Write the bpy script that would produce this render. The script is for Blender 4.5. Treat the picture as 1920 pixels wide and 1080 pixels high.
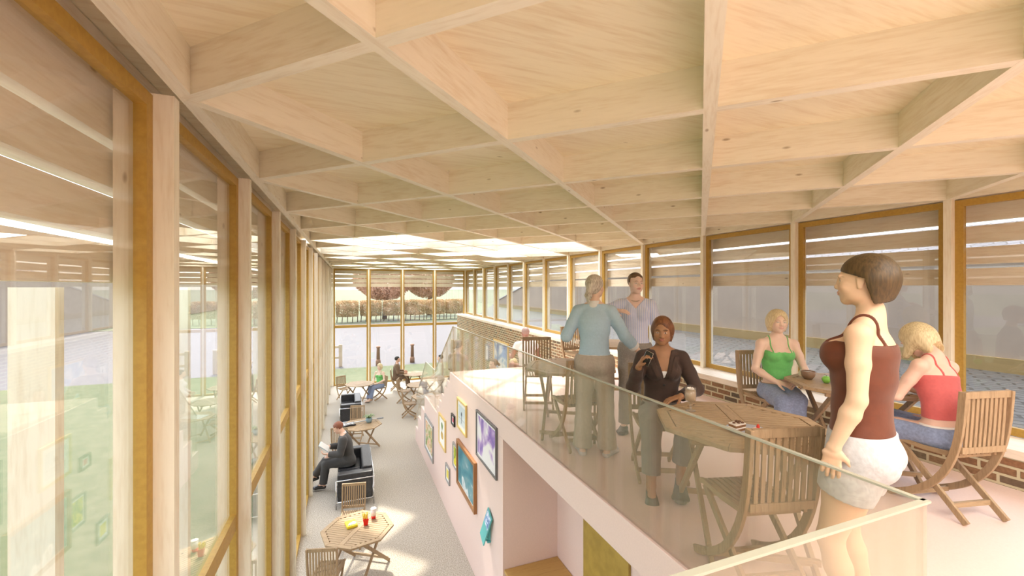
import bpy, math, random
import numpy as np
from mathutils import Vector, Matrix
for o in list(bpy.data.objects): bpy.data.objects.remove(o)
SC = bpy.context.scene
COL = SC.collection
R = math.radians
# ------------------------------------------------------------------ camera
ZC = 4.36
cam_d = bpy.data.cameras.new('camera'); cam = bpy.data.objects.new('camera', cam_d); COL.objects.link(cam)
cam.location = (0, 0, ZC); cam.rotation_euler = (R(90), 0, R(-21.04))
cam_d.sensor_width = 36; cam_d.lens = 794.35/1920*36; cam_d.shift_y = -1.2/1920
cam_d.clip_start = 0.03; cam_d.clip_end = 2000
SC.camera = cam
# ------------------------------------------------------------------ light
SC.view_settings.view_transform = 'Standard'; SC.view_settings.look = 'None'
SC.view_settings.gamma = 1; SC.view_settings.use_curve_mapping = False
SC.view_settings.exposure = 1.22
world = bpy.data.worlds.new('sky'); SC.world = world; world.use_nodes = True
wn = world.node_tree.nodes; wl = world.node_tree.links; wn.clear()
wo = wn.new('ShaderNodeOutputWorld'); bg = wn.new('ShaderNodeBackground'); sky = wn.new('ShaderNodeTexSky')
sky.sky_type = 'NISHITA'; sky.sun_disc = False; sky.sun_elevation = R(58); sky.sun_rotation = R(0)
sky.air_density = 1.0; sky.dust_density = 2.5; sky.ozone_density = 1.0
hs = wn.new('ShaderNodeHueSaturation'); hs.inputs['Saturation'].default_value = 0.35; hs.inputs['Value'].default_value = 1.0
wl.new(sky.outputs[0], hs.inputs['Color']); wl.new(hs.outputs[0], bg.inputs[0]); wl.new(bg.outputs[0], wo.inputs[0])
bg.inputs[1].default_value = 0.36
SUN_TRAVEL = Vector((0.075, -0.50, -0.866)).normalized()
sd = bpy.data.lights.new('sun', 'SUN'); so = bpy.data.objects.new('sun', sd); COL.objects.link(so)
so.rotation_euler = SUN_TRAVEL.to_track_quat('-Z', 'Y').to_euler(); so.location = (0, 30, 40)
sd.energy = 2.6; sd.angle = R(2.0); sd.color = (1.0, 0.90, 0.74)
try:
    SC.cycles.transparent_max_bounces = 24; SC.cycles.diffuse_bounces = 6; SC.cycles.max_bounces = 14
    SC.cycles.sample_clamp_indirect = 6.0; SC.cycles.caustics_reflective = False; SC.cycles.caustics_refractive = False
except Exception: pass
# ------------------------------------------------------------------ materials
MATS = {}
def nt(name):
    m = bpy.data.materials.new(name); m.use_nodes = True
    n = m.node_tree.nodes; b = n['Principled BSDF']
    return m, n, m.node_tree.links, b
def plain(name, col, rough=0.6, metal=0.0, emit=None, es=0, alpha=None, sss=0, spec=None, coat=0):
    if name in MATS: return MATS[name]
    m, n, l, b = nt(name)
    b.inputs['Base Color'].default_value = (*col, 1); b.inputs['Roughness'].default_value = rough; b.inputs['Metallic'].default_value = metal
    if emit: b.inputs['Emission Color'].default_value = (*emit, 1); b.inputs['Emission Strength'].default_value = es
    if spec is not None: b.inputs['Specular IOR Level'].default_value = spec
    if coat: b.inputs['Coat Weight'].default_value = coat
    MATS[name] = m; return m
def ramp(n, stops):
    r = n.new('ShaderNodeValToRGB'); e = r.color_ramp.elements
    while len(e) < len(stops): e.new(0.5)
    for i, (p, c) in enumerate(stops): e[i].position = p; e[i].color = (*c, 1)
    return r
def wood(name, base, dark, axis='X', scale=1.0, knots=True, rough=0.55, grain=0.6, bump=0.0):
    """pale plywood / timber grain running along the object's own axis"""
    if name in MATS: return MATS[name]
    m, n, l, b = nt(name)
    tc = n.new('ShaderNodeTexCoord'); mp = n.new('ShaderNodeMapping'); l.new(tc.outputs['Object'], mp.inputs[0])
    s = [9, 9, 9]; s['XYZ'.index(axis)] = 0.9
    mp.inputs['Scale'].default_value = [v*scale for v in s]
    nz = n.new('ShaderNodeTexNoise'); nz.inputs['Scale'].default_value = 1.6; nz.inputs['Detail'].default_value = 6; nz.inputs['Distortion'].default_value = 1.2
    l.new(mp.outputs[0], nz.inputs[0])
    mp2 = n.new('ShaderNodeMapping'); l.new(tc.outputs['Object'], mp2.inputs[0]); mp2.inputs['Scale'].default_value = [v*scale*3.3 for v in s]
    nf = n.new('ShaderNodeTexNoise'); nf.inputs['Scale'].default_value = 3; nf.inputs['Detail'].default_value = 8
    l.new(mp2.outputs[0], nf.inputs[0])
    mx = n.new('ShaderNodeMix'); mx.inputs[0].default_value = 0.45
    l.new(nz.outputs[0], mx.inputs[2]); l.new(nf.outputs[0], mx.inputs[3])
    mid = tuple(b_*(1-grain)+d_*grain for b_, d_ in zip(base, dark))
    rp = ramp(n, [(0.30, mid), (0.52, base), (0.75, tuple(min(1, v*1.04) for v in base))])
    l.new(mx.outputs[0], rp.inputs[0]); out = rp.outputs[0]
    if knots:
        mp3 = n.new('ShaderNodeMapping'); l.new(tc.outputs['Object'], mp3.inputs[0])
        s3 = [4.2, 4.2, 4.2]; s3['XYZ'.index(axis)] = 1.5; mp3.inputs['Scale'].default_value = s3
        vo = n.new('ShaderNodeTexVoronoi'); vo.inputs['Scale'].default_value = 1.5; l.new(mp3.outputs[0], vo.inputs[0])
        kr = ramp(n, [(0.0, (1, 1, 1)), (0.035, (1, 1, 1)), (0.075, (0, 0, 0))]); l.new(vo.outputs['Distance'], kr.inputs[0])
        km = n.new('ShaderNodeMix'); km.data_type = 'RGBA'; l.new(kr.outputs[0], km.inputs[0])
        km.inputs[7].default_value = (*[v*0.62 for v in dark], 1); l.new(out, km.inputs[6]); out = km.outputs[2]
    l.new(out, b.inputs['Base Color']); b.inputs['Roughness'].default_value = rough
    if bump:
        bp = n.new('ShaderNodeBump'); bp.inputs['Strength'].default_value = bump; bp.inputs['Distance'].default_value = 0.002
        l.new(nf.outputs[0], bp.inputs['Height']); l.new(bp.outputs[0], b.inputs['Normal'])
    MATS[name] = m; return m
def noisy(name, c1, c2, scale=10, rough=0.8, detail=4, bump=0, pos=(0.35, 0.65), c3=None, dist=0.01):
    if name in MATS: return MATS[name]
    m, n, l, b = nt(name)
    tc = n.new('ShaderNodeTexCoord'); nz = n.new('ShaderNodeTexNoise'); nz.inputs['Scale'].default_value = scale; nz.inputs['Detail'].default_value = detail
    l.new(tc.outputs['Object'], nz.inputs[0])
    st = [(pos[0], c1), (pos[1], c2)] + ([(min(1, pos[1]+0.15), c3)] if c3 else [])
    rp = ramp(n, st); l.new(nz.outputs[0], rp.inputs[0]); l.new(rp.outputs[0], b.inputs['Base Color']); b.inputs['Roughness'].default_value = rough
    if bump:
        bp = n.new('ShaderNodeBump'); bp.inputs['Strength'].default_value = bump; bp.inputs['Distance'].default_value = dist
        l.new(nz.outputs[0], bp.inputs['Height']); l.new(bp.outputs[0], b.inputs['Normal'])
    MATS[name] = m; return m
def glass(name, tint=(0.96, 0.97, 0.96), ior=1.5, refl=1.0, haze=0.0, hazecol=(0.8, 0.8, 0.75)):
    """clear architectural glass: see-through with Fresnel reflections"""
    if name in MATS: return MATS[name]
    m = bpy.data.materials.new(name); m.use_nodes = True; n = m.node_tree.nodes; l = m.node_tree.links; n.clear()
    o = n.new('ShaderNodeOutputMaterial'); t = n.new('ShaderNodeBsdfTransparent'); g = n.new('ShaderNodeBsdfGlossy')
    mx = n.new('ShaderNodeMixShader'); ge = n.new('ShaderNodeNewGeometry'); dt = n.new('ShaderNodeVectorMath'); dt.operation = 'DOT_PRODUCT'
    l.new(ge.outputs['Incoming'], dt.inputs[0]); l.new(ge.outputs['Normal'], dt.inputs[1])
    def mth(op, x, y):
        q = n.new('ShaderNodeMath'); q.operation = op
        for i_, v_ in enumerate((x, y)):
            if v_ is None: continue
            if isinstance(v_, (int, float)): q.inputs[i_].default_value = v_
            else: l.new(v_, q.inputs[i_])
        return q.outputs[0]
    f0 = ((ior-1)/(ior+1))**2
    c = mth('ABSOLUTE', dt.outputs['Value'], None); c = mth('SUBTRACT', 1.0, c); c = mth('POWER', c, 5.0); c = mth('MULTIPLY', c, (1-f0)*refl); c = mth('ADD', c, f0*refl)
    l.new(c, mx.inputs[0])
    t.inputs[0].default_value = (*tint, 1); g.inputs[0].default_value = (1, 1, 1, 1); g.inputs['Roughness'].default_value = 0.0
    a = t.outputs[0]
    if haze:
        d = n.new('ShaderNodeBsdfDiffuse'); d.inputs[0].default_value = (*hazecol, 1); mh = n.new('ShaderNodeMixShader'); mh.inputs[0].default_value = haze
        l.new(t.outputs[0], mh.inputs[1]); l.new(d.outputs[0], mh.inputs[2]); a = mh.outputs[0]
    l.new(a, mx.inputs[1]); l.new(g.outputs[0], mx.inputs[2]); l.new(mx.outputs[0], o.inputs[0])
    MATS[name] = m; return m
def brick_mat(name, cols, mortar, w, h, axes='YZ', msize=0.012, rough=0.9, off=0.5, bump=0.6, var=3.0, rot=0):
    if name in MATS: return MATS[name]
    m, n, l, b = nt(name)
    tc = n.new('ShaderNodeTexCoord'); sp = n.new('ShaderNodeSeparateXYZ'); cb = n.new('ShaderNodeCombineXYZ')
    l.new(tc.outputs['Object'], sp.inputs[0]); l.new(sp.outputs[axes[0]], cb.inputs[0]); l.new(sp.outputs[axes[1]], cb.inputs[1])
    vec = cb.outputs[0]
    if rot:
        mr = n.new('ShaderNodeMapping'); mr.inputs['Rotation'].default_value = (0, 0, rot); l.new(vec, mr.inputs[0]); vec = mr.outputs[0]
    nz0 = n.new('ShaderNodeTexNoise'); nz0.inputs['Scale'].default_value = 14; l.new(vec, nz0.inputs[0])
    vm = n.new('ShaderNodeVectorMath'); vm.operation = 'MULTIPLY_ADD'; vm.inputs[1].default_value = (0.006, 0.006, 0)
    l.new(nz0.outputs[1], vm.inputs[0]); l.new(vec, vm.inputs[2])
    br = n.new('ShaderNodeTexBrick'); l.new(vm.outputs[0], br.inputs[0])
    br.inputs['Scale'].default_value = 1; br.inputs['Brick Width'].default_value = w; br.inputs['Row Height'].default_value = h
    br.inputs['Mortar Size'].default_value = msize; br.inputs['Mortar Smooth'].default_value = 0.3; br.offset = off
    br.inputs['Color1'].default_value = (0, 0, 0, 1); br.inputs['Color2'].default_value = (1, 1, 1, 1); br.inputs['Mortar'].default_value = (.5, .5, .5, 1)
    rp = ramp(n, [(i/(len(cols)-1), c) for i, c in enumerate(cols)]); l.new(br.outputs[0], rp.inputs[0])
    nz = n.new('ShaderNodeTexNoise'); nz.inputs['Scale'].default_value = 38; nz.inputs['Detail'].default_value = 5; l.new(vec, nz.inputs[0])
    mm = n.new('ShaderNodeMix'); mm.data_type = 'RGBA'; mm.blend_type = 'OVERLAY'; mm.inputs[0].default_value = 0.55
    l.new(rp.outputs[0], mm.inputs[6]); l.new(nz.outputs[0], mm.inputs[7])
    mo = n.new('ShaderNodeMix'); mo.data_type = 'RGBA'; l.new(br.outputs['Fac'], mo.inputs[0]); l.new(mm.outputs[2], mo.inputs[6]); mo.inputs[7].default_value = (*mortar, 1)
    l.new(mo.outputs[2], b.inputs['Base Color']); b.inputs['Roughness'].default_value = rough
    if bump:
        inv = n.new('ShaderNodeMath'); inv.operation = 'SUBTRACT'; inv.inputs[0].default_value = 1; l.new(br.outputs['Fac'], inv.inputs[1])
        bp = n.new('ShaderNodeBump'); bp.inputs['Strength'].default_value = bump; bp.inputs['Distance'].default_value = 0.01
        l.new(inv.outputs[0], bp.inputs['Height']); l.new(bp.outputs[0], b.inputs['Normal'])
    MATS[name] = m; return m
PLY = (0.86, 0.81, 0.68); PLYD = (0.66, 0.54, 0.37)
M_PLYX = wood('plywood_along_x', PLY, PLYD, 'X'); M_PLYY = wood('plywood_along_y', PLY, PLYD, 'Y'); M_PLYZ = wood('plywood_upright', PLY, PLYD, 'Z')
M_PANEL = wood('plywood_ceiling_panel', (0.89, 0.81, 0.62), (0.70, 0.54, 0.34), 'X', 0.8)
M_OCH = noisy('ochre_frame_timber', (0.43, 0.26, 0.050), (0.49, 0.305, 0.060), 40, 0.5, 5)
M_TEAKX = wood('teak_along_x', (0.43, 0.31, 0.185), (0.20, 0.125, 0.065), 'X', 2.6, False, 0.6, 0.7)
M_TEAKY = wood('teak_along_y', (0.43, 0.31, 0.185), (0.20, 0.125, 0.065), 'Y', 2.6, False, 0.6, 0.7)
M_TEAKZ = wood('teak_upright', (0.40, 0.285, 0.17), (0.19, 0.12, 0.06), 'Z', 2.6, False, 0.6, 0.7)
M_PINK = noisy('pink_plaster', (0.77, 0.605, 0.545), (0.80, 0.63, 0.57), 90, 0.55, 2)
M_GLASS = glass('window_glass', (0.975, 0.975, 0.965))
M_RAIL = glass('balustrade_glass', (0.93, 0.92, 0.89), 1.5, 0.8, 0.07, (0.80, 0.70, 0.55))
M_RAILEDGE = plain('glass_edge', (0.42, 0.42, 0.34), 0.25)
# ------------------------------------------------------------------ mesh helpers
class MB:
    def __init__(s): s.v = []; s.f = []; s.sm = []; s.mi = []
    def add(s, v, f, smooth=False, mi=0):
        o = len(s.v); s.v += [tuple(p) for p in v]; s.f += [tuple(i+o for i in q) for q in f]; s.sm += [smooth]*len(f); s.mi += [mi]*len(f); return s
    def box(s, x0, x1, y0, y1, z0, z1, mi=0, M=None):
        v = [(x, y, z) for z in (z0, z1) for y in (y0, y1) for x in (x0, x1)]
        if M is not None: v = [tuple(M @ Vector(p)) for p in v]
        return s.add(v, [(0, 2, 3, 1), (4, 5, 7, 6), (0, 1, 5, 4), (2, 6, 7, 3), (0, 4, 6, 2), (1, 3, 7, 5)], False, mi)
    def bar(s, a, b, w, t, up=(0, 0, 1), mi=0):
        """rectangular bar from a to b, w across, t along up"""
        a, b = Vector(a), Vector(b); d = (b-a).normalized(); u = Vector(up); u = (u-d*u.dot(d)).normalized(); r = d.cross(u)
        v = []
        for p in (a, b):
            for sx, sy in ((-1, -1), (1, -1), (1, 1), (-1, 1)): v.append(p+r*(sx*w/2)+u*(sy*t/2))
        return s.add(v, [(3, 2, 1, 0), (4, 5, 6, 7), (0, 1, 5, 4), (1, 2, 6, 5), (2, 3, 7, 6), (3, 0, 4, 7)], False, mi)
    def sweep(s, pts, w, t, side=(1, 0, 0), mi=0, smooth=False):
        """rectangular section swept along a bent path lying across side"""
        sd_ = Vector(side).normalized(); P = [Vector(p) for p in pts]; v = []
        for i, p in enumerate(P):
            d = (P[min(i+1, len(P)-1)]-P[max(i-1, 0)]).normalized(); u = sd_.cross(d).normalized()
            for sx, sy in ((-1, -1), (1, -1), (1, 1), (-1, 1)): v.append(p+sd_*(sx*w/2)+u*(sy*t/2))
        f = [(3, 2, 1, 0)]; n = len(P)
        for i in range(n-1):
            for k in range(4): f.append((i*4+k, i*4+(k+1) % 4, i*4+4+(k+1) % 4, i*4+4+k))
        f.append(tuple((n-1)*4+k for k in range(4))); return s.add(v, f, smooth, mi)
    def tube(s, pts, r, n=8, mi=0, cap=True):
        P = [Vector(p) for p in pts]; rr = r if isinstance(r, (list, tuple)) else [r]*len(P); v = []; ref = None
        for i, p in enumerate(P):
            d = (P[min(i+1, len(P)-1)]-P[max(i-1, 0)]).normalized()
            if ref is None: ref = Vector((0, 0, 1)) if abs(d.z) < 0.9 else Vector((1, 0, 0))
            u = (ref-d*ref.dot(d)).normalized(); ref = u; w = d.cross(u)
            for k in range(n): a = 2*math.pi*k/n; v.append(p+(u*math.cos(a)+w*math.sin(a))*rr[i])
        f = []
        for i in range(len(P)-1):
            for k in range(n): f.append((i*n+k, i*n+(k+1) % n, (i+1)*n+(k+1) % n, (i+1)*n+k))
        s.add(v, f, True, mi)
        if cap:
            o = len(s.v)-len(v); s.f += [tuple(o+k for k in reversed(range(n))), tuple(o+(len(P)-1)*n+k for k in range(n))]; s.sm += [False]*2; s.mi += [mi]*2
        return s
    def lathe(s, prof, c=(0, 0, 0), n=20, mi=0, smooth=True):
        v = []; f = []
        for r, z in prof:
            for k in range(n): a = 2*math.pi*k/n; v.append((c[0]+r*math.cos(a), c[1]+r*math.sin(a), c[2]+z))
        for i in range(len(prof)-1):
            for k in range(n): f.append((i*n+k, i*n+(k+1) % n, (i+1)*n+(k+1) % n, (i+1)*n+k))
        s.add(v, f, smooth, mi); o = len(s.v)-len(v)
        if prof[0][0] > 1e-4: s.f.append(tuple(o+k for k in reversed(range(n)))); s.sm.append(False); s.mi.append(mi)
        if prof[-1][0] > 1e-4: s.f.append(tuple(o+(len(prof)-1)*n+k for k in range(n))); s.sm.append(False); s.mi.append(mi)
        return s
    def prism(s, poly, z0, z1, mi=0, M=None):
        n = len(poly); v = [(x, y, z0) for x, y in poly]+[(x, y, z1) for x, y in poly]
        if M is not None: v = [tuple(M @ Vector(p)) for p in v]
        f = [tuple(reversed(range(n))), tuple(range(n, 2*n))]+[(i, (i+1) % n, n+(i+1) % n, n+i) for i in range(n)]
        return s.add(v, f, False, mi)
    def build(s, name, mat, parent=None, loc=(0, 0, 0), rot=(0, 0, 0), bevel=0):
        me = bpy.data.meshes.new(name); me.from_pydata([tuple(p) for p in s.v], [], s.f)
        me.polygons.foreach_set('use_smooth', s.sm); me.polygons.foreach_set('material_index', s.mi)
        for m_ in (mat if isinstance(mat, (list, tuple)) else [mat]): me.materials.append(m_)
        me.validate(); me.update()
        o = bpy.data.objects.new(name, me); COL.objects.link(o); o.location = loc; o.rotation_euler = rot
        if parent: o.parent = parent
        if bevel:
            b = o.modifiers.new('bevel', 'BEVEL'); b.width = bevel; b.segments = 2; b.limit_method = 'ANGLE'
        return o
def empty(name, loc=(0, 0, 0), rz=0, sc=1):
    o = bpy.data.objects.new(name, None); o.empty_display_size = 0.1; COL.objects.link(o); o.location = loc; o.rotation_euler = (0, 0, rz); o.scale = (sc,)*3; return o
def tag(o, label=None, cat=None, group=None, kind=None):
    if label: o['label'] = label
    if cat: o['category'] = cat
    if group: o['group'] = group
    if kind: o['kind'] = kind
    return o
def copy_tree(o, kids, parent=None):
    c = o.copy(); COL.objects.link(c)
    if parent: c.parent = parent
    for ch in kids.get(o.name, []): copy_tree(ch, kids, c)
    return c
def kids_map():
    k = {}
    for o in bpy.data.objects:
        if o.parent: k.setdefault(o.parent.name, []).append(o)
    return k
def face_rz(d): return math.atan2(-d[0], d[1])      # local +y turned towards d
# ------------------------------------------------------------------ the hall
X0, Y0, Q = -0.668, 2.272, 0.75
XR = X0+8*Q                      # right post line
ZB, ZP = 5.19, 5.395             # beam underside, ceiling panel
K0, K1 = -3, 12                  # bays along the hall
YA, YE = Y0+K0*1.5, Y0+K1*1.5
PF = 2.76                        # upper floor level
fl = tag(MB().box(-0.80, XR+0.2, YA-0.2, YE+0.25, -0.3, 0).build('floor', noisy('pebble_screed', (0.30, 0.27, 0.22), (0.47, 0.43, 0.37), 55, 0.85, 6, 0.25, (0.34, 0.55), (0.60, 0.57, 0.52), 0.004)),
    'pale pebbly screed floor of the lower hall', 'floor', kind='structure')
# ceiling: two families of diagonal beams over plywood panels
ceil = tag(empty('ceiling', (0, 0, ZB)), 'coffered plywood ceiling of crossing diagonal beams', 'ceiling', kind='structure')
SKY = {(4, 7), (5, 8), (3, 8), (7, 8), (4, 9), (7, 10), (1, 12), (0, 11), (1, 10)}
FILL_FAR = [(5, 10), (2, 7), (1, 8), (2, 9), (6, 7), (2, 11), (4, 11), (6, 11), (1, 14), (3, 14), (5, 14), (7, 14), (2, 17), (4, 17), (6, 17), (1, 20), (3, 20), (5, 20), (7, 20), (2, 23), (4, 23), (6, 23)]  # coffers with added fill panels, hidden from the camera by the beams
FILL_REAR = [(1, -4), (3, -4), (5, -4), (7, -4), (2, -3), (4, -3), (6, -3), (2, -5), (4, -5), (6, -5)]  # more added fill panels, out of view behind the camera
XB0, XB1 = X0, XR
for fam in (1, -1):
    for k in range(-8, 17):
        # line: X-X0 = fam*(Y-Yk) (+8q for fam -1)
        yk = Y0+k*1.5
        if fam == 1: pts = [(X0, yk), (XR, yk+8*Q)]
        else: pts = [(X0, yk), (XR, yk-8*Q)]
        (xa, ya), (xb, yb) = pts
        sl = (yb-ya)/(xb-xa)
        t0, t1 = xa, xb
        for yl in (YA, YE):
            xc = xa+(yl-ya)/sl
            if yl == YA: (t0, t1) = (max(t0, xc), t1) if sl > 0 else (t0, min(t1, xc))
            else: (t0, t1) = (t0, min(t1, xc)) if sl > 0 else (max(t0, xc), t1)
        if t1-t0 < 0.1: continue
        a = Vector((t0, ya+(t0-xa)*sl, 0)); b = Vector((t1, ya+(t1-xa)*sl, 0)); L = (b-a).length; c = (a+b)/2
        zo = 0.0 if fam == 1 else 0.0006
        MB().box(-L/2, L/2, -0.03, 0.03, zo, ZP-ZB+0.02).build('beam', M_PLYX, ceil, (c.x, c.y, 0), (0, 0, math.atan2(b.y-a.y, b.x-a.x)))
for x, nm in ((X0, 'edge_beam'), (XR, 'edge_beam')):
    MB().box(-(YE-YA)/2-0.03, (YE-YA)/2+0.03, -0.03, 0.03, 0.0012, ZP-ZB+0.02).build(nm, M_PLYX, ceil, (x, (YA+YE)/2, 0), (0, 0, R(90)))
for y in (YA, YE):
    MB().box(X0-0.03, XR+0.03, -0.03, 0.03, 0.0009, ZP-ZB+0.02).build('edge_beam', M_PLYX, ceil, (0, y, 0))
pm = MB()
for i in range(-1, 10):
    for j in range(2*K0-1, 2*K1+2):
        if (i+j) % 2 == 0 or (i, j) in SKY: continue
        cx, cy = X0+i*Q, Y0+j*Q
        poly = [(cx-Q, cy), (cx, cy-Q), (cx+Q, cy), (cx, cy+Q)]
        # clip to the roof outline
        def clip(P, f):
            o = []
            for n_ in range(len(P)):
                p, q = P[n_], P[(n_+1) % len(P)]; fp, fq = f(p), f(q)
                if fp >= 0: o.append(p)
                if fp*fq < 0: t = fp/(fp-fq); o.append((p[0]+(q[0]-p[0])*t, p[1]+(q[1]-p[1])*t))
            return o
        poly = clip(poly, lambda p: p[0]-(X0-0.45)); poly = clip(poly, lambda p: XR+0.45-p[0]) if poly else poly
        poly = clip(poly, lambda p: p[1]-(YA-0.4)) if poly else poly; poly = clip(poly, lambda p: YE+0.45-p[1]) if poly else poly
        if len(poly) >= 3: pm.prism(poly, ZP-ZB, ZP-ZB+0.12)
pm.build('ceiling_panel', M_PANEL, ceil)
# flush white light panel in one coffer, and added unseen fill panels, far and rear
M_LAMP = plain('lit_diffuser', (0.95, 0.95, 0.92), 0.5, emit=(1.0, 0.955, 0.88), es=9)
def light_panel(i, j, label):
    cx, cy = X0+i*Q, Y0+j*Q
    t = tag(empty('ceiling_light', (cx, cy, ZB-0.004)), label, 'ceiling light', 'flush diamond ceiling lights' if (i, j) != (6, 9) else None)
    r = Q-0.055
    MB().prism([(-r, 0), (0, -r), (r, 0), (0, r)], 0, 0.012).build('diffuser', M_LAMP, t)
    MB().prism([(-r, 0), (0, -r), (r, 0), (0, r)], 0.013, 0.05).build('housing', plain('lamp_housing', (0.8, 0.8, 0.78), 0.5), t)
light_panel(6, 9, 'glowing white diamond light panel set flush in the coffered ceiling')
def added_fill(i, j, label, group, lm=None):  # glowing panel added to brighten the hall, not a known fitting
    t = tag(empty('ceiling_light', (X0+i*Q, Y0+j*Q, ZP-0.035)), label, 'ceiling light', group); r = Q-0.10
    MB().prism([(-r, 0), (0, -r), (r, 0), (0, r)], 0, 0.010).build('diffuser', lm or M_FILL_FAR, t); MB().prism([(-r, 0), (0, -r), (r, 0), (0, r)], 0.011, 0.033).build('housing', MATS['lamp_housing'], t)
M_FILL_FAR = plain('added_fill_far', (0.95, 0.95, 0.92), 0.5, emit=(1.0, 0.97, 0.92), es=2.2)  # glow of the added far fill
M_FILL_REAR = plain('added_fill_rear', (0.95, 0.95, 0.92), 0.5, emit=(1.0, 0.96, 0.90), es=3.6)  # glow of the added fill behind the camera
for i, j in FILL_FAR: added_fill(i, j, 'added fill light panel hidden inside a coffer of the far ceiling', 'added fill panels in far coffers')
for i, j in FILL_REAR: added_fill(i, j, 'added fill light panel, unseen, in a coffer behind the viewer', 'added fill panels behind the viewer', M_FILL_REAR)
# posts, windows
def post_row(parent, xin, sx, zbot, ks):
    for k in ks:
        y = Y0+k*1.5
        MB().box(min(0, sx*0.21), max(0, sx*0.21), -0.029, 0.029, zbot, ZB).build('post', M_PLYZ, parent, (xin, y, 0))
wl_ = tag(empty('wall_left', (0, 0, 0)), 'left glazed wall of tall pale plywood posts', 'wall', kind='structure')
post_row(wl_, -0.708, -1, 0, range(K0, K1+1))
wr_ = tag(empty('wall_right', (0, 0, 0)), 'right wall of pale posts above low brickwork', 'wall', kind='structure')
post_row(wr_, XR-0.03, 1, 3.0, range(K0, K1+1))
wb_ = tag(empty('wall_back', (0, 0, 0)), 'far end wall with pale posts between tall windows', 'wall', kind='structure')
for j in range(0, 5):
    MB().box(-0.029, 0.029, 0, 0.21, 0, ZB).build('post', M_PLYZ, wb_, (X0+1.5*j+(0.0 if j < 4 else 0), YE-0.02, 0))
# louvres outside, under the eaves
M_LOUV = wood('pale_louver', (0.88, 0.80, 0.69), (0.7, 0.55, 0.4), 'Y')
LV = [(4.38, 4.54), (4.58, 4.74), (4.78, 4.94), (4.98, 5.39)]
for z0, z1 in LV:
    MB().box(-0.07, 0.025, -(YE-YA)/2-0.5, (YE-YA)/2+0.5, z0, z1).build('louver', M_LOUV, wl_, (-0.960, (YA+YE)/2+0.1, 0))
    MB().box(-0.025, 0.05, -(YE-YA)/2-0.5, (YE-YA)/2+0.5, z0, z1).build('louver', M_LOUV, wr_, (XR+0.21, (YA+YE)/2+0.1, 0))
    MB().box(X0-0.25, XR+0.2, -0.025, 0.025, z0, z1).build('louver', M_PLYX, wb_, (0, YE+0.25, 0))
for k in range(K0, K1+1):      # outer fins carrying the left louvres
    MB().box(-0.14, 0, -0.029, 0.029, 0, 4.36).build('outer_post', M_PLYZ, wl_, (-1.10, Y0+k*1.5, 0))
nwin = [0]
def window(axis, c0, c1, plane, z0, z1, sgn, transom, label):
    """c0..c1 along the wall, plane = inner face, sgn = outward direction"""
    nwin[0] += 1
    w = 0.06; d = 0.045
    t = tag(empty('window_%d' % nwin[0], ((c0+c1)/2, plane, 0) if axis == 'X' else (plane, (c0+c1)/2, 0)), label, 'window', kind='structure')
    h = (c1-c0)/2
    def bx(m, a0, a1, p0, p1, zz0, zz1):
        p0, p1 = sorted((p0*sgn, p1*sgn))
        if axis == 'X': m.box(a0, a1, p0, p1, zz0, zz1)
        else: m.box(p0, p1, a0, a1, zz0, zz1)
    f = MB(); bx(f, -h, -h+w, 0, d, z0, z1); bx(f, h-w, h, 0, d, z0, z1); bx(f, -h+w, h-w, 0, d, z1-w, z1); bx(f, -h+w, h-w, 0, d, z0, z0+w+0.01)
    f.build('frame', M_OCH, t)
    def pane(a, b):
        g = MB(); bx(g, -h+w-0.005, h-w+0.005, 0.030, 0.037, a, b); g.build('pane', M_GLASS, t)
    if transom:
        g = MB(); bx(g, -h+w, h-w, 0.003, d-0.003, 2.55, 2.67); g.build('transom', M_OCH, t)
        pane(z0+w, 2.552); pane(2.668, z1-w)
    else: pane(z0+w, z1-w)
for k in range(K0, K1):
    y0, y1 = Y0+k*1.5+0.03, Y0+(k+1)*1.5-0.03
    window('Y', y0, y1, -0.783, 0.0, 5.18, -1, True, 'tall ochre framed window with a low transom in left wall, bay %d' % (k+4))
    window('Y', y0, y1, XR+0.03, 3.075, 5.18, 1, False, 'ochre framed window above the brick wall on right, bay %d' % (k+4))
for j in range(4):
    window('X', X0+1.5*j+0.03, X0+1.5*(j+1)-0.03, YE+0.03, 0.0, 5.18, 1, True, 'tall ochre window of far end wall, number %d from left' % (j+1))
# brick wall with timber sill
BX = 4.93
M_BRICK = brick_mat('old_brick', [(0.13, 0.105, 0.075), (0.25, 0.135, 0.07), (0.31, 0.19, 0.10), (0.19, 0.155, 0.10), (0.36, 0.23, 0.125), (0.27, 0.13, 0.065)], (0.58, 0.53, 0.36), 0.225, 0.075, 'YZ')
MB().box(BX, XR+0.16, YA, YE, 0, 2.995).build('brickwork', M_BRICK, wr_)
MB().box(BX-0.012, XR+0.03, YA, YE, 2.996, 3.072).build('sill', wood('pale_sill', (0.86, 0.78, 0.66), (0.66, 0.5, 0.34), 'Y', 1), wr_, bevel=0.006)
# rear closing wall, behind the viewer
tag(MB().box(X0-0.2, XR+0.2, YA-0.24, YA-0.04, 0, 5.39).build('wall_rear', M_PINK), 'plain pink wall closing the hall behind the viewer', 'wall', kind='structure')
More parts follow.
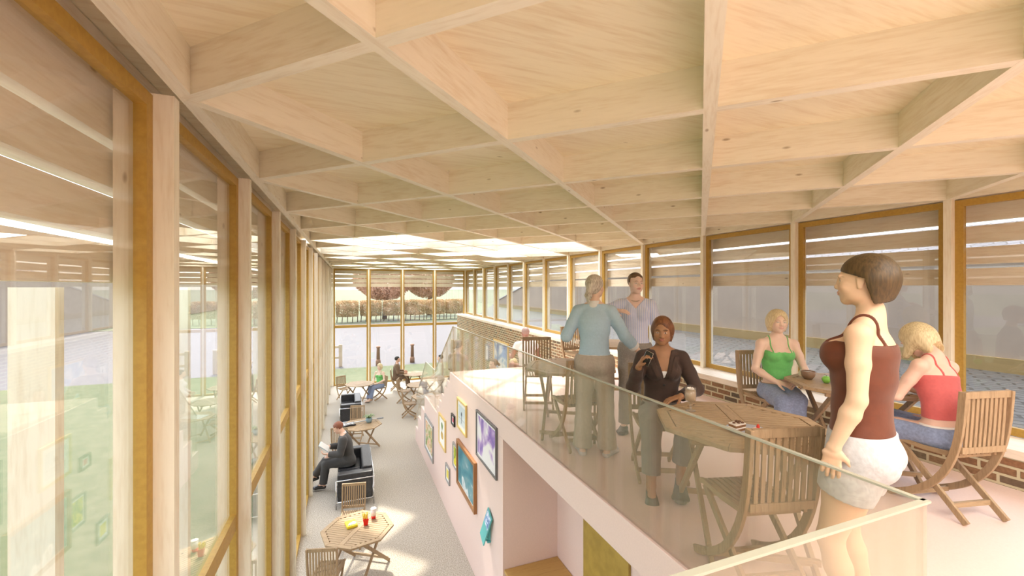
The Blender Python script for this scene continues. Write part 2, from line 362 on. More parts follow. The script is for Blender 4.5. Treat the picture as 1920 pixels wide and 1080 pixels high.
# upper floor, its landing under the viewer, steps
XP_ = 1.776
fu = MB()
fu.prism([(XP_, 0.80), (XP_, 7.66), (BX, 7.66), (BX, YA), (-0.70, YA), (-0.70, 0.80)][::-1], 2.48, PF)
tag(fu.build('floor_upper', M_PINK, bevel=0.004), 'smooth pink floor of the raised gallery', 'floor', kind='structure')
prof = [(7.66, 2.76), (7.90, 2.76), (7.90, 2.56), (8.15, 2.56), (8.15, 2.37), (8.41, 2.37), (8.41, 2.18), (8.66, 2.18), (8.66, 1.99), (8.92, 1.99), (8.92, 1.80), (9.16, 1.80), (9.16, 1.63), (10.75, 1.63), (10.75, 1.22), (11.30, 1.22), (11.30, 0.81), (11.85, 0.81), (11.85, 0.40), (12.30, 0.40), (12.30, 0.0), (7.66, 0.0)]
def yz_prism(m, poly, x0, x1):
    n = len(poly); v = [(x0, y, z) for y, z in poly]+[(x1, y, z) for y, z in poly]
    m.add(v, [tuple(range(n)), tuple(reversed(range(n, 2*n)))]+[(n+i, n+(i+1) % n, (i+1) % n, i) for i in range(n)])
    return m
sp_ = [(7.66, 2.76), (7.90, 2.76), (7.90, 2.56), (8.15, 2.56), (8.15, 2.37), (8.41, 2.37), (8.41, 2.18), (8.66, 2.18), (8.66, 1.99), (8.92, 1.99), (8.92, 1.80), (9.16, 1.80), (9.16, 1.63), (10.75, 1.63), (10.75, 1.22), (11.30, 1.22), (11.30, 0.81), (11.85, 0.81), (11.85, 0.40), (12.30, 0.40), (12.30, 0.0), (7.66, 0.0)]
st = MB()
ys = [(7.66, 7.90, 2.76), (7.90, 8.15, 2.56), (8.15, 8.41, 2.37), (8.41, 8.66, 2.18), (8.66, 8.92, 1.99), (8.92, 9.16, 1.80), (9.16, 10.75, 1.63), (10.75, 11.30, 1.22), (11.30, 11.85, 0.81), (11.85, 12.30, 0.40)]
for a, b, z in ys: st.box(XP_, BX, a, b, 0, z)
tag(st.build('stairs', M_PINK), 'pink steps going down from the gallery to the lower hall', 'stairs', kind='structure')
ww = MB(); ww.box(XP_, XP_+0.12, 4.93, 7.66, 0, 2.48)
ww.box(XP_+0.12, BX, 4.93, 5.05, 0, 2.48)
tag(ww.build('wall_middle', M_PINK), 'pink side wall of the gallery, hung with pictures', 'wall', kind='structure')
tag(MB().box(2.53, 2.65, YA, 4.93, 0, 2.48).build('wall_recess', M_PINK), 'pink back wall of recess below the gallery', 'wall', kind='structure')
dr = tag(empty('door_1', (2.53, 3.81, 0)), 'ochre door in the recess below the gallery', 'door', kind='structure')
dl_ = MB().box(-0.03, -0.002, -0.42, 0.42, 0.0, 2.40).build('door_leaf', noisy('ochre_board', (0.36, 0.24, 0.045), (0.44, 0.30, 0.06), 9, 0.55, 6), dr)
MB().tube([(-0.03, 0.34, 1.02), (-0.08, 0.34, 1.02), (-0.08, 0.24, 1.02)], 0.009, 8).build('door_handle', plain('steel', (0.6, 0.6, 0.58), 0.3, 1), dl_)
ct = tag(empty('counter', (2.15, 4.60, 0)), 'ochre topped counter standing in the recess below gallery', 'counter')
MB().box(-0.36, 0.375, -0.33, 0.325, 0.83, 0.87).build('worktop', wood('ochre_top', (0.52, 0.32, 0.10), (0.34, 0.19, 0.05), 'X', 1.4, False), ct, bevel=0.004)
MB().box(-0.34, 0.37, -0.31, 0.32, 0, 0.829).build('cabinet', wood('ochre_side', (0.52, 0.33, 0.12), (0.34, 0.19, 0.05), 'Z', 1.2, False), ct)
# glass balustrade
gb = tag(empty('glass_balustrade', (XP_+0.03, 0, 0)), 'clear glass balustrade along the gallery edge and down the steps', 'balustrade')
GT = 3.637
def gpanel(poly):
    m = MB(); yz_prism(m, poly, -0.010, 0.010); m.build('glass_panel', M_RAIL, gb)
    # polished top edge
def gedge(a, b):
    MB().bar((0, a[0], a[1]), (0, b[0], b[1]), 0.022, 0.008, (0, 0, 1)).build('polished_edge', M_RAILEDGE, gb)
gpanel([(0.83, PF), (0.83, GT), (4.25, GT), (4.25, PF)]); gpanel([(4.256, PF), (4.256, GT), (7.72, GT), (7.72, PF)])
gedge((0.83, GT+0.004), (7.72, GT+0.004))
gpanel([(7.73, 2.77), (7.73, GT), (9.50, 2.49), (9.50, 1.64), (9.17, 1.64), (9.17, 1.81), (8.93, 1.81), (8.93, 2.0), (8.67, 2.0), (8.67, 2.19), (8.42, 2.19), (8.42, 2.38), (8.16, 2.38), (8.16, 2.57), (7.91, 2.57), (7.91, 2.77)])
gedge((7.73, GT+0.003), (9.50, 2.494))
gpanel([(9.51, 1.64), (9.51, 2.49), (10.70, 2.49), (10.70, 1.64)]); gedge((9.51, 2.494), (10.70, 2.494))
gpanel([(10.71, 1.64), (10.71, 2.49), (12.28, 1.26), (12.28, 0.41), (11.86, 0.41), (11.86, 0.82), (11.31, 0.82), (11.31, 1.23), (10.76, 1.23), (10.76, 1.64)])
gedge((10.71, 2.493), (12.28, 1.263))
MB().box(-2.4, -0.012, 0.82, 0.84, PF, GT).build('glass_panel', M_RAIL, gb)
MB().box(-2.4, 0.012, 0.819, 0.841, GT, GT+0.008).build('polished_edge', M_RAILEDGE, gb)
# ------------------------------------------------------------------ outside
M_GRASS = noisy('lawn', (0.060, 0.085, 0.036), (0.10, 0.115, 0.060), 3.0, 0.95, 8, 0, (0.3, 0.7), (0.13, 0.14, 0.085))
tag(MB().box(-400, 400, -300, 900, -0.6, -0.32).build('ground', M_GRASS), 'wide grassy ground around the building', 'ground', kind='structure')
tag(MB().box(-60, -0.82, -20, 24.6, -0.33, -0.02).build('lawn', M_GRASS), 'green lawn outside the left windows', 'lawn', kind='structure')
tag(MB().box(-0.82, 60, YE+0.3, 24.6, -0.33, -0.02).build('lawn', M_GRASS), 'green lawn strip outside the far end windows', 'lawn', kind='structure')
tag(MB().box(-80, 120, 24.6, 54, -0.33, -0.03).build('road', plain('pale_concrete', (0.092, 0.089, 0.098), 0.8)), 'wide pale concrete yard beyond the lawn', 'road', kind='structure')
tag(MB().box(-80, 120, 54, 900, -0.32, 0.0).build('field', noisy('far_field', (0.095, 0.115, 0.06), (0.115, 0.135, 0.075), 0.05, 0.95)), 'pale green field beyond the hedge', 'field', kind='structure')
M_PAVE = brick_mat('grey_pavers', [(0.030, 0.030, 0.031), (0.045, 0.045, 0.046), (0.037, 0.037, 0.038)], (0.007, 0.005, 0.003), 0.40, 0.19, 'YX', 0.024, 0.75, 0.5, 0.5, rot=0.5)
pv = MB(); pv.prism([(XR+0.17, YA-6), (30, YA-6), (30, 40), (13.5, 40), (7.1, 24), (XR+0.17, 20.7)], -0.3, PF)
tag(pv.build('pavement', M_PAVE), 'grey paver courtyard outside the right windows', 'pavement', kind='structure')
nb = tag(empty('building', (11.5, 10, PF)), 'low grey rendered building with tiled roof across the paved courtyard', 'building')
M_REND = noisy('grey_render', (0.27, 0.218, 0.172), (0.29, 0.235, 0.185), 2, 0.9, 3)
m = MB(); yz_prism(m, [(-18, 0), (-18, 2.22), (14.5, 2.22), (16.2, 1.98), (23.2, 0.47), (23.2, 0)], 0, 0.3); m.build('wall', M_REND, nb)
m = MB(); m.box(-0.05, 0, -18, 23.25, 0, 0.27); m.build('plinth', plain('ochre_plinth', (0.22, 0.155, 0.06), 0.7), nb)
m = MB()
v = [(-0.15, -18, 2.22), (-0.15, 15.6, 2.22), (1.4, 15.0, 2.98), (1.4, -18, 2.98)]
m.add(v+[(x, y, z-0.05) for x, y, z in v], [(0, 1, 2, 3), (7, 6, 5, 4), (0, 4, 5, 1), (1, 5, 6, 2), (2, 6, 7, 3), (3, 7, 4, 0)])
m.build('roof', brick_mat('roof_tiles', [(0.10, 0.10, 0.115), (0.13, 0.13, 0.15)], (0.05, 0.045, 0.045), 0.3, 0.16, 'YX', 0.012, 0.7, 0.5, 0.3, rot=0.5), nb)
m = MB(); m.bar((0.15, 16.0, 2.03), (0.15, 23.3, 0.50), 0.45, 0.06); m.build('coping', plain('pale_coping', (0.35, 0.35, 0.39), 0.6), nb)
lb = tag(empty('building', (-24, 70, 0)), 'long grey building across the lawn beyond left windows', 'building')
MB().box(-6, 0, -42, 50, -0.3, 6).build('wall', M_REND, lb); MB().box(-6.3, 0.3, -42.3, 50.3, 6, 6.3).build('roof', plain('slate', (0.2, 0.2, 0.22), 0.7), lb)
# bollards, fences
def bollard(x, y, label):
    t = tag(empty('bollard', (x, y, -0.02)), label, 'bollard', 'brown bollards at lawn edge')
    mt = plain('bollard_paint', (0.29, 0.16, 0.10), 0.6)
    MB().lathe([(0.135, 0), (0.135, 0.27), (0.115, 0.30), (0.105, 0.34)], n=14).build('base', mt, t)
    MB().lathe([(0.10, 0.34), (0.085, 0.96), (0.115, 1.0), (0.12, 1.03), (0.10, 1.07), (0.0, 1.10)], n=14).build('shaft', mt, t)
bollard(1.53, 24.9, 'brown bollard outside, seen behind seated woman in green'); bollard(3.45, 25.2, 'brown bollard outside, right of the man in brown suit')
def fence(x0, x1, y, label, posts):
    t = tag(empty('fence', (x0, y, -0.02)), label, 'fence')
    mt = plain('pale_fence', (0.55, 0.44, 0.33), 0.7)
    for p in posts: MB().box(p-x0-0.09, p-x0+0.09, -0.07, 0.07, 0, 1.22).build('fence_post', mt, t)
    for z in (0.50, 1.08): MB().box(0, x1-x0, -0.03, 0.03, z-0.06, z+0.06).build('rail', mt, t)
fence(-6.4, -0.35, 25.3, 'pale timber rail fence outside at left of far windows', (-0.44, -3.2, -6.3))
fence(5.75, 11.0, 25.3, 'pale timber rail fence outside seen beyond the brick wall end', (5.84, 8.4, 10.9))
rnd = random.Random(5)
def leafy(name, boxes, n, size, mat, parent=None, seed=1, boxy=0.0):
    rg = np.random.default_rng(seed); vs = []; tot = sum(b[3]*b[4]*b[5] for b in boxes)
    for b in boxes:
        k = int(n*b[3]*b[4]*b[5]/tot); p = rg.normal(size=(k, 3)); p /= np.linalg.norm(p, axis=1)[:, None]; p /= np.abs(p).max(1)[:, None]**boxy; p *= rg.uniform(0.72, 1.04, (k, 1))
        vs.append(p*np.array(b[3:6])+np.array(b[:3]))
    c = np.concatenate(vs); k = len(c); a = rg.normal(size=(k, 3)); a /= np.linalg.norm(a, axis=1)[:, None]
    b_ = np.cross(a, rg.normal(size=(k, 3))); b_ /= np.linalg.norm(b_, axis=1)[:, None]; s_ = rg.uniform(0.6, 1.3, (k, 1))*size
    V_ = np.stack([c-a*s_, c+b_*s_*0.55, c+a*s_, c-b_*s_*0.55], 1).reshape(-1, 3)
    me = bpy.data.meshes.new(name); me.from_pydata(V_.tolist(), [], np.arange(4*k).reshape(-1, 4).tolist()); me.materials.append(mat)
    o = bpy.data.objects.new(name, me); COL.objects.link(o)
    if parent: o.parent = parent
    return o
M_HEDGE = noisy('hedge_leaf', (0.42, 0.33, 0.15), (0.66, 0.44, 0.25), 1.1, 0.8, 3, 0, (0.35, 0.6), (0.62, 0.62, 0.36))
M_RED = noisy('russet_leaf', (0.52, 0.30, 0.19), (0.66, 0.40, 0.27), 0.8, 0.8)
M_BARK = plain('bark', (0.20, 0.13, 0.09), 0.9)
hx = -3.0; i = 0
HN = ['leftmost', 'second', 'third', 'fourth', 'fifth', 'sixth', 'rightmost']
while i < 7:
    y = 56.5+(hx*0.12); w = 1.29
    t = tag(empty('hedge_shrub', (hx, y, 0)), 'clipped russet green hedge shrub across the yard, %s of seven' % HN[i], 'shrub', 'hedge shrubs beyond the concrete yard')
    leafy('foliage', [(0, 0, 1.72, w, 0.9, 0.98)], 11000, 0.065, M_HEDGE, t, 10+i, 0.9)
    m = MB()
    for k in range(5): m.tube([(-1.2+k*0.6, 0, 0), (-1.1+k*0.58, 0, 1.3)], 0.05, 6)
    m.build('stem', M_BARK, t); hx += 2.80; i += 1
for x, y, zz, s_, lb_ in ((4.6, 61, 5.2, 3.5, 'broad russet tree behind the hedge, left crown'), (11.8, 67, 5.3, 3.5, 'broad russet tree behind the hedge, right crown')):
    t = tag(empty('tree', (x, y, 0)), lb_, 'tree', 'trees beyond hedge')
    leafy('crown', [(0, 0, zz, s_, 2.4, 2.6), (-2.6, 0, zz+0.3, 1.6, 2, 1.7), (2.4, 0, zz+0.3, 1.6, 2, 1.7)], 26000, 0.12, M_RED, t, 40)
    m = MB(); m.tube([(0, 0, 0), (0.1, 0, 3.5), (0, 0, 7)], [0.35, 0.28, 0.12], 8)
    for a in (-1, 1): m.tube([(0, 0, 3.0), (a*1.8, 0, 5.4), (a*3, 0, 6.6)], [0.2, 0.13, 0.05], 6)
    m.build('trunk', M_BARK, t)
t = tag(empty('topiary', (-2.9, 27.2, 0)), 'green clipped bush beyond pale fence at far left window', 'shrub')
m = MB(); m.lathe([(0.5, 0.25), (1.15, 0.6), (1.3, 0.95), (1.0, 1.45), (0.4, 1.7)], n=8, smooth=False); m.build('foliage', noisy('topiary_leaf', (0.20, 0.27, 0.09), (0.30, 0.36, 0.14), 6, 0.9), t)
MB().tube([(0, 0, 0), (0, 0, 0.4)], 0.08, 6).build('stem', M_BARK, t)
# ------------------------------------------------------------------ chairs
M_BOLT = plain('bolt', (0.55, 0.5, 0.4), 0.35, 1)
def bez(p, n):
    out = []
    for i in range(n+1):
        t = i/n; q = [Vector(a) for a in p]
        while len(q) > 1: q = [q[k].lerp(q[k+1], t) for k in range(len(q)-1)]
        out.append(q[0])
    return out
def make_chair():
    t = empty('folding_chair')
    W = 0.19
    for s in (-1, 1):
        x = s*W
        path = [(x, -0.262, 0.90)]+bez([(x, -0.255, 0.80), (x, -0.235, 0.40), (x, -0.14, 0.16), (x, 0.235, 0.012)], 12)
        MB().sweep(path, 0.022, 0.045).build('side_frame', M_TEAKZ, t, bevel=0.003)
        m = MB(); m.bar((x*0.86, 0.17, 0.43), (x*0.86, -0.262, 0.012), 0.022, 0.042, (0, 1, 1)); m.build('leg', M_TEAKZ, t, bevel=0.003)
    m = MB(); m.bar((-W+0.011, -0.262, 0.878), (W-0.011, -0.262, 0.878), 0.022, 0.045); m.bar((-W+0.011, -0.238, 0.50), (W-0.011, -0.238, 0.50), 0.022, 0.042)
    for k in range(9):
        x = -0.148+k*0.037; m.bar((x, -0.259, 0.857), (x, -0.239, 0.52), 0.011, 0.022, (1, 0, 0)) if False else m.sweep([(x, -0.260, 0.858), (x, -0.252, 0.70), (x, -0.240, 0.518)], 0.022, 0.011)
    m.build('backrest', M_TEAKZ, t)
    m = MB()
    for k in range(9):
        x = -0.140+k*0.035; m.sweep([(x, -0.19, 0.452), (x, 0.0, 0.438), (x, 0.17, 0.446), (x, 0.215, 0.436)], 0.026, 0.014)
    for y, z in ((-0.17, 0.436), (0.16, 0.430)): m.bar((-0.152, y, z), (0.152, y, z), 0.03, 0.018)
    for s in (-1, 1): m.sweep([(s*0.165, -0.20, 0.452), (s*0.165, 0.0, 0.438), (s*0.165, 0.17, 0.446), (s*0.165, 0.215, 0.436)], 0.020, 0.03)
    m.build('seat', M_TEAKY, t)
    MB().bar((-0.165, -0.17, 0.098), (0.165, -0.17, 0.098), 0.02, 0.034).build('stretcher', M_TEAKX, t)
    MB().bar((-0.18, 0.10, 0.065), (0.18, 0.10, 0.065), 0.02, 0.034).build('stretcher', M_TEAKX, t)
    return t
CH = make_chair(); KM = kids_map(); ch_used = [False]
def chair(x, y, z, fx, fy, label):
    o = CH if not ch_used[0] else copy_tree(CH, KM); ch_used[0] = True
    o.location = (x, y, z); o.rotation_euler = (0, 0, face_rz((fx, fy))); tag(o, label, 'chair', 'wooden folding chairs at the tables'); return o
def make_table(Rr=0.53):
    t = empty('folding_table'); H = 0.72
    ang = [R(22.5+45*k) for k in range(8)]; oc = lambda r, z: [(r*math.cos(a), r*math.sin(a), z) for a in ang]
    ap = math.cos(R(22.5))
    m = MB(); fw = 0.065
    for k in range(8):
        a0, a1 = ang[k], ang[(k+1) % 8]; r1 = Rr-fw/ap
        P = [(Rr*math.cos(a0), Rr*math.sin(a0)), (Rr*math.cos(a1), Rr*math.sin(a1)), (r1*math.cos(a1), r1*math.sin(a1)), (r1*math.cos(a0), r1*math.sin(a0))]
        c = Vector((sum(p[0] for p in P)/4, sum(p[1] for p in P)/4)); P = [(c.x+(p[0]-c.x)*0.994, c.y+(p[1]-c.y)*0.994) for p in P]
        m.prism(P, H-0.026, H)
    m.build('frame', M_TEAKX, t, bevel=0.002)
    m = MB(); ri = (Rr-fw/ap)*ap-0.003; half = ri*math.tan(R(22.5)); m.box(-0.038, 0.038, -ri, ri, H-0.026, H); m.build('center_board', M_TEAKY, t, bevel=0.002)
    m = MB(); n = 17; w = 2*ri/n
    for k in range(n):
        y = -ri+w*(k+0.5)
        xe = ri if abs(y) < half else ri-(abs(y)-half)
        for s in (-1, 1): m.box(*sorted((s*0.042, s*(xe-0.004))), y-w/2+0.0035, y+w/2-0.0035, H-0.022, H-0.002)
    m.build('slatted_top', M_TEAKX, t)
    m = MB()
    for y in (-0.30, 0.30): m.bar((-0.36, y, H-0.045), (0.36, y, H-0.045), 0.03, 0.034)
    m.build('support_rail', M_TEAKX, t)
    for sx in (-1, 1):
        for sy in (-1, 1):
            x = sx*0.30 if sy > 0 else sx*0.268
            MB().bar((x, -sy*0.30, H-0.05), (x, sy*0.42, 0.012), 0.026, 0.045, (0, 1, 1)).build('leg', M_TEAKZ, t, bevel=0.003)
    for sy in (-1, 1): MB().bar((-0.30, sy*0.375, 0.075), (0.30, sy*0.375, 0.075), 0.022, 0.035).build('stretcher', M_TEAKX, t)
    return t
TB = make_table(); KM = kids_map(); tb_used = [False]
def table(x, y, z, label, rot=-32.5):
    o = TB if not tb_used[0] else copy_tree(TB, KM); tb_used[0] = True
    o.location = (x, y, z); o.rotation_euler = (0, 0, R(rot)); tag(o, label, 'table', 'octagonal wooden folding tables'); return o
table(2.38, 2.05, PF, 'octagonal slatted table nearest the viewer, holding iced drink and dessert plate')
table(2.33, 4.22, PF, 'empty octagonal slatted table behind the glass, left of the woman in blue cardigan')
table(3.82, 5.75, PF, 'small octagonal table beside brick wall, behind the two standing women')
table(4.30, 2.50, PF, 'octagonal table between the two seated blonde women on gallery, bowl on it')
table(0.12, 6.82, 0, 'octagonal table on lower floor with yellow snack box and red cup')
table(0.30, 11.95, 0, 'octagonal table on lower floor carrying guitar and potted plant')
table(0.37, 17.03, 0, 'octagonal table near far window beside the seated woman in green')
table(2.62, 18.20, 0, 'farthest octagonal table, before the man in brown suit')
table(2.52, 16.10, 0, 'octagonal table in far hall, behind glass, right of the empty chairs')
table(2.46, 14.35, 0, 'octagonal table with open newspaper, seen through the stair glass')
chair(2.095, 1.735, PF, 0.25, 0.97, 'empty folding chair nearest viewer, behind glass, at table with dessert')
chair(2.48, 2.96, PF, -0.45, -0.89, 'folding chair under the woman in dark suit jacket')
chair(2.38, 5.22, PF, -0.36, -0.93, 'empty folding chair in front of the bald man in white')
chair(2.17, 3.83, PF, 0.1, 0.99, 'empty folding chair just left of the woman in blue cardigan')
chair(3.74, 6.48, PF, 0.1, -1, 'folding chair against brick wall, sunlit, left of cardigan')
chair(4.07, 1.77, PF, 0.22, 0.97, 'folding chair under the hunched woman in pink top')
chair(4.15, 3.20, PF, -0.25, -0.97, 'folding chair under the gallery woman in green top')
chair(-0.27, 6.40, 0, 0.263, 0.965, 'folding chair in bottom left corner of lower floor, seen from behind')
chair(0.03, 7.74, 0, -0.2, -0.97, 'folding chair between the black sofa and table with snack box')
chair(-0.16, 11.52, 0, 0.25, 0.97, 'folding chair just behind the head of the reading man')
chair(0.17, 12.98, 0, -0.25, -0.97, 'folding chair at guitar table, backed against the far sofa')
chair(-0.17, 17.62, 0, 0.5, -0.83, 'folding chair at far left window corner, left of round-looking table')
chair(1.10, 17.30, 0, -0.95, -0.2, 'folding chair under the lower floor woman in green top')
chair(1.90, 18.50, 0, 1, -0.1, 'folding chair under the man in brown suit')
chair(1.97, 16.45, 0, 0.9, -0.3, 'empty folding chair in front of the man in brown suit')
chair(1.92, 14.60, 0, 1, -0.1, 'empty folding chair nearest stair foot, side on')
# ------------------------------------------------------------------ sofas
M_LEATH = noisy('black_leather', (0.018, 0.019, 0.022), (0.035, 0.036, 0.042), 30, 0.42, 3)
M_CHROME = plain('chrome', (0.75, 0.75, 0.76), 0.15, 1)
def rbox(m, x0, x1, y0, y1, z0, z1): m.box(x0, x1, y0, y1, z0, z1)
def sofa(x0, x1, y0, y1, label):
    t = tag(empty('sofa', ((x0+x1)/2, (y0+y1)/2, 0)), label, 'sofa')
    w, l = (x1-x0)/2, (y1-y0)/2
    for sy in (-1, 1):
        ya, yb = sorted((sy*(l-0.02), sy*(l-0.21)))
        m = MB(); rbox(m, -w+0.02, w-0.02, ya, yb, 0.13, 0.66); m.build('armrest', M_LEATH, t, bevel=0.025)
    m = MB(); rbox(m, w-0.22, w-0.02, -l+0.215, l-0.215, 0.13, 0.70); m.build('backrest', M_LEATH, t, bevel=0.03)
    m = MB(); rbox(m, -w+0.02, w-0.225, -l+0.215, l-0.215, 0.12, 0.28); m.build('base', M_LEATH, t, bevel=0.02)
    for sy in (-1, 1):
        ya, yb = sorted((sy*0.004, sy*(l-0.215))); m = MB(); rbox(m, -w+0.01, w-0.225, ya, yb, 0.282, 0.45); m.build('seat_cushion', M_LEATH, t, bevel=0.03)
    r = 0.012; m = MB()
    for z in (0.13, 0.55):
        m.tube([(-w, -l, z), (w, -l, z), (w, l, z), (-w, l, z)] + ([(-w, -l, z)] if z < 0.2 else []), r, 8)
    for sx in (-1, 1):
        for sy in (-1, 1): m.tube([(sx*w, sy*l, 0), (sx*w, sy*l, 0.56)], r, 8)
    m.build('chrome_frame', M_CHROME, t)
    return t
sofa(-0.235, 0.47, 8.98, 10.60, 'black cube sofa with chrome frame, reading man sitting on it')
sofa(-0.275, 0.385, 14.30, 15.88, 'empty black sofa farther down the lower hall')
# ------------------------------------------------------------------ pictures on the pink wall
def art(name, stops, scale, dist=2.0, stretch=(1, 1, 1), thr=None):
    if name in MATS: return MATS[name]
    m, n, l, b = nt(name)
    tc = n.new('ShaderNodeTexCoord'); mp = n.new('ShaderNodeMapping'); mp.inputs['Scale'].default_value = stretch; l.new(tc.outputs['Object'], mp.inputs[0])
    nz = n.new('ShaderNodeTexNoise'); nz.inputs['Scale'].default_value = scale; nz.inputs['Detail'].default_value = 7; nz.inputs['Distortion'].default_value = dist; l.new(mp.outputs[0], nz.inputs[0])
    rp = ramp(n, stops); l.new(nz.outputs[0], rp.inputs[0]); l.new(rp.outputs[0], b.inputs['Base Color']); b.inputs['Roughness'].default_value = 0.5
    MATS[name] = m; return m
def wall_picture(name, y0, y1, z0, z1, fw, fmat, amat, label, cat='picture', mat_w=0.05, dep=0.03, extra=None, x=XP_):
    t = tag(empty('framed_picture', (x, (y0+y1)/2, (z0+z1)/2)), label, cat)
    h, v = (y1-y0)/2, (z1-z0)/2; d = -dep
    m = MB()
    m.box(d, -0.001, -h, -h+fw, -v, v); m.box(d, -0.001, h-fw, h, -v, v); m.box(d, -0.001, -h+fw, h-fw, v-fw, v); m.box(d, -0.001, -h+fw, h-fw, -v, -v+fw)
    m.build('frame', fmat, t, bevel=0.003)
    mo_ = MB().box(d*0.5, -0.002, -h+fw, h-fw, -v+fw, v-fw).build('mount', plain('mount_card', (0.85, 0.85, 0.84), 0.7), t)
    a = MB().box(d*0.5-0.002, d*0.5, -h+fw+mat_w, h-fw-mat_w, -v+fw+mat_w, v-fw-mat_w).build('print', amat, mo_)
    if extra: extra(mo_, d*0.5-0.0035, h-fw-mat_w, v-fw-mat_w)
    return t
GREYF = plain('grey_frame', (0.15, 0.145, 0.145), 0.4); SILV = plain('silver_frame', (0.30, 0.295, 0.295), 0.35); GOLD = plain('gold_frame', (0.72, 0.52, 0.19), 0.4); BLK = plain('black_frame', (0.02, 0.018, 0.02), 0.35)
BRN = wood('brown_frame', (0.34, 0.15, 0.05), (0.17, 0.07, 0.02), 'Z', 2, False, 0.4)
wall_picture('A', 9.50, 10.60, 0.40, 1.24, 0.05, SILV, art('print_orange_flowers', [(0.32, (0.05, 0.15, 0.03)), (0.44, (0.35, 0.42, 0.08)), (0.5, (0.80, 0.74, 0.62)), (0.57, (0.72, 0.28, 0.08)), (0.68, (0.75, 0.6, 0.4))], 4, 1.5), 'silver framed print of green and orange foliage, leftmost on pink wall', mat_w=0.06)
def leafy_mark(t, x, h, v):
    m = MB(); m.box(x, x+0.001, -0.012, 0.012, -v*0.2, v*0.6)
    for k in range(7):
        a = R(50+k*13); m.bar((x, 0, v*0.1), (x, math.cos(a)*h*0.6, v*0.1+math.sin(a)*v*0.65), 0.012, 0.001, (1, 0, 0))
    m.build('leaf_motif', plain('print_green', (0.17, 0.30, 0.07), 0.6), t)
    m = MB(); m.prism([(math.cos(a)*h*0.45, math.sin(a)*v*0.30-v*0.3) for a in [R(36*k) for k in range(10)]], 0, 0.001, M=Matrix(((0, 0, 1, x), (1, 0, 0, 0), (0, 1, 0, 0), (0, 0, 0, 1)))); m.build('fruit_motif', plain('print_ochre', (0.62, 0.42, 0.12), 0.6), t)
WHITEP = plain('print_paper', (0.84, 0.84, 0.82), 0.7)
wall_picture('B', 8.20, 8.84, 1.12, 1.75, 0.045, GOLD, WHITEP, 'gold framed print of a plant on white, second from left', mat_w=0.02, extra=leafy_mark)
def red_mark(t, x, h, v): MB().box(x, x+0.001, -h*0.6, h*0.6, -v*0.75, v*0.75).build('red_motif', plain('print_red', (0.65, 0.07, 0.14), 0.6), t)
wall_picture('C', 7.43, 7.68, 1.86, 2.055, 0.03, BLK, WHITEP, 'tiny black framed red print high on pink wall', mat_w=0.015, extra=red_mark)
def sign_mark(t, x, h, v):
    m = MB(); m.box(x, x+0.001, -0.012, 0.012, -v*0.75, v*0.45); m.prism([(-0.03, v*0.35), (0.03, v*0.35), (0.035, v*0.05), (-0.035, v*0.05)], 0, 0.001, M=Matrix(((0, 0, 1, x), (1, 0, 0, 0), (0, 1, 0, 0), (0, 0, 0, 1))))
    m.box(x, x+0.001, -h, h, -v*0.36, -v*0.34); m.build('figure_motif', plain('print_slate', (0.10, 0.13, 0.18), 0.6), t)
wall_picture('D', 6.62, 7.23, 1.94, 2.46, 0.04, GOLD, art('print_pale_sea', [(0.3, (0.45, 0.58, 0.66)), (0.6, (0.68, 0.75, 0.78))], 1.5, 0.5, (1, 0.4, 2)), 'gold framed print of dark figure in pale blue water', mat_w=0.06, extra=sign_mark)
wall_picture('E', 5.12, 6.04, 1.89, 2.56, 0.03, GREYF, art('print_purple_wash', [(0.34, (0.10, 0.10, 0.42)), (0.42, (0.36, 0.22, 0.55)), (0.47, (0.62, 0.50, 0.74)), (0.52, (0.86, 0.85, 0.86))], 1.6, 1.2, (1, 1.3, 1)), 'large grey framed purple watercolour print, top right', mat_w=0.035)
wall_picture('F', 7.21, 7.55, 1.14, 1.57, 0.025, SILV, art('print_yellow_green', [(0.35, (0.10, 0.22, 0.03)), (0.5, (0.50, 0.52, 0.04)), (0.6, (0.85, 0.72, 0.05))], 9, 1), 'narrow silver framed yellow and green print beside sea picture', mat_w=0.03)
wall_picture('G', 6.06, 7.18, 0.99, 1.75, 0.055, BRN, art('print_surf', [(0.30, (0.03, 0.13, 0.19)), (0.48, (0.07, 0.27, 0.34)), (0.56, (0.20, 0.36, 0.40)), (0.60, (0.78, 0.84, 0.86)), (0.68, (0.35, 0.46, 0.48))], 1.3, 1.6, (1, 0.8, 1.2)), 'big brown framed print of breaking surf on teal sea', mat_w=0.015, dep=0.05)
def yel_mark(t, x, h, v): MB().box(x, x+0.001, -h*0.8, h*0.8, -v*0.8, v*0.8).build('yellow_motif', plain('print_yellow', (0.75, 0.62, 0.08), 0.6), t)
wall_picture('H', 7.84, 8.17, 0.63, 0.955, 0.03, SILV, WHITEP, 'small silver framed yellow print, lowest on pink wall', mat_w=0.03, extra=yel_mark)
# leaning teal card holder
t = tag(empty('card_holder', (XP_, 5.45, 1.14)), 'teal tilted display card on small wall bracket, rightmost on pink wall', 'card holder')
Mx = Matrix.Translation((-0.055, 0, 0)) @ Matrix.Rotation(R(8), 4, 'Y') @ Matrix.Rotation(R(22), 4, 'X')
TEAL = plain('teal_card', (0.10, 0.42, 0.42), 0.5)
m = MB(); m.box(-0.008, 0.008, -0.10, 0.10, -0.23, 0.23, M=Mx); m.build('card', TEAL, t)
m = MB(); m.box(-0.010, -0.008, -0.085, 0.085, 0.02, 0.21, M=Mx); m.build('print', art('print_blue_boat', [(0.35, (0.05, 0.12, 0.35)), (0.5, (0.3, 0.45, 0.7)), (0.6, (0.8, 0.85, 0.9))], 9, 2), t)
m = MB(); m.box(-0.05, -0.001, -0.05, 0.05, -0.20, -0.18); m.box(-0.03, -0.001, -0.03, 0.03, -0.20, 0.05); m.build('bracket', TEAL, t)
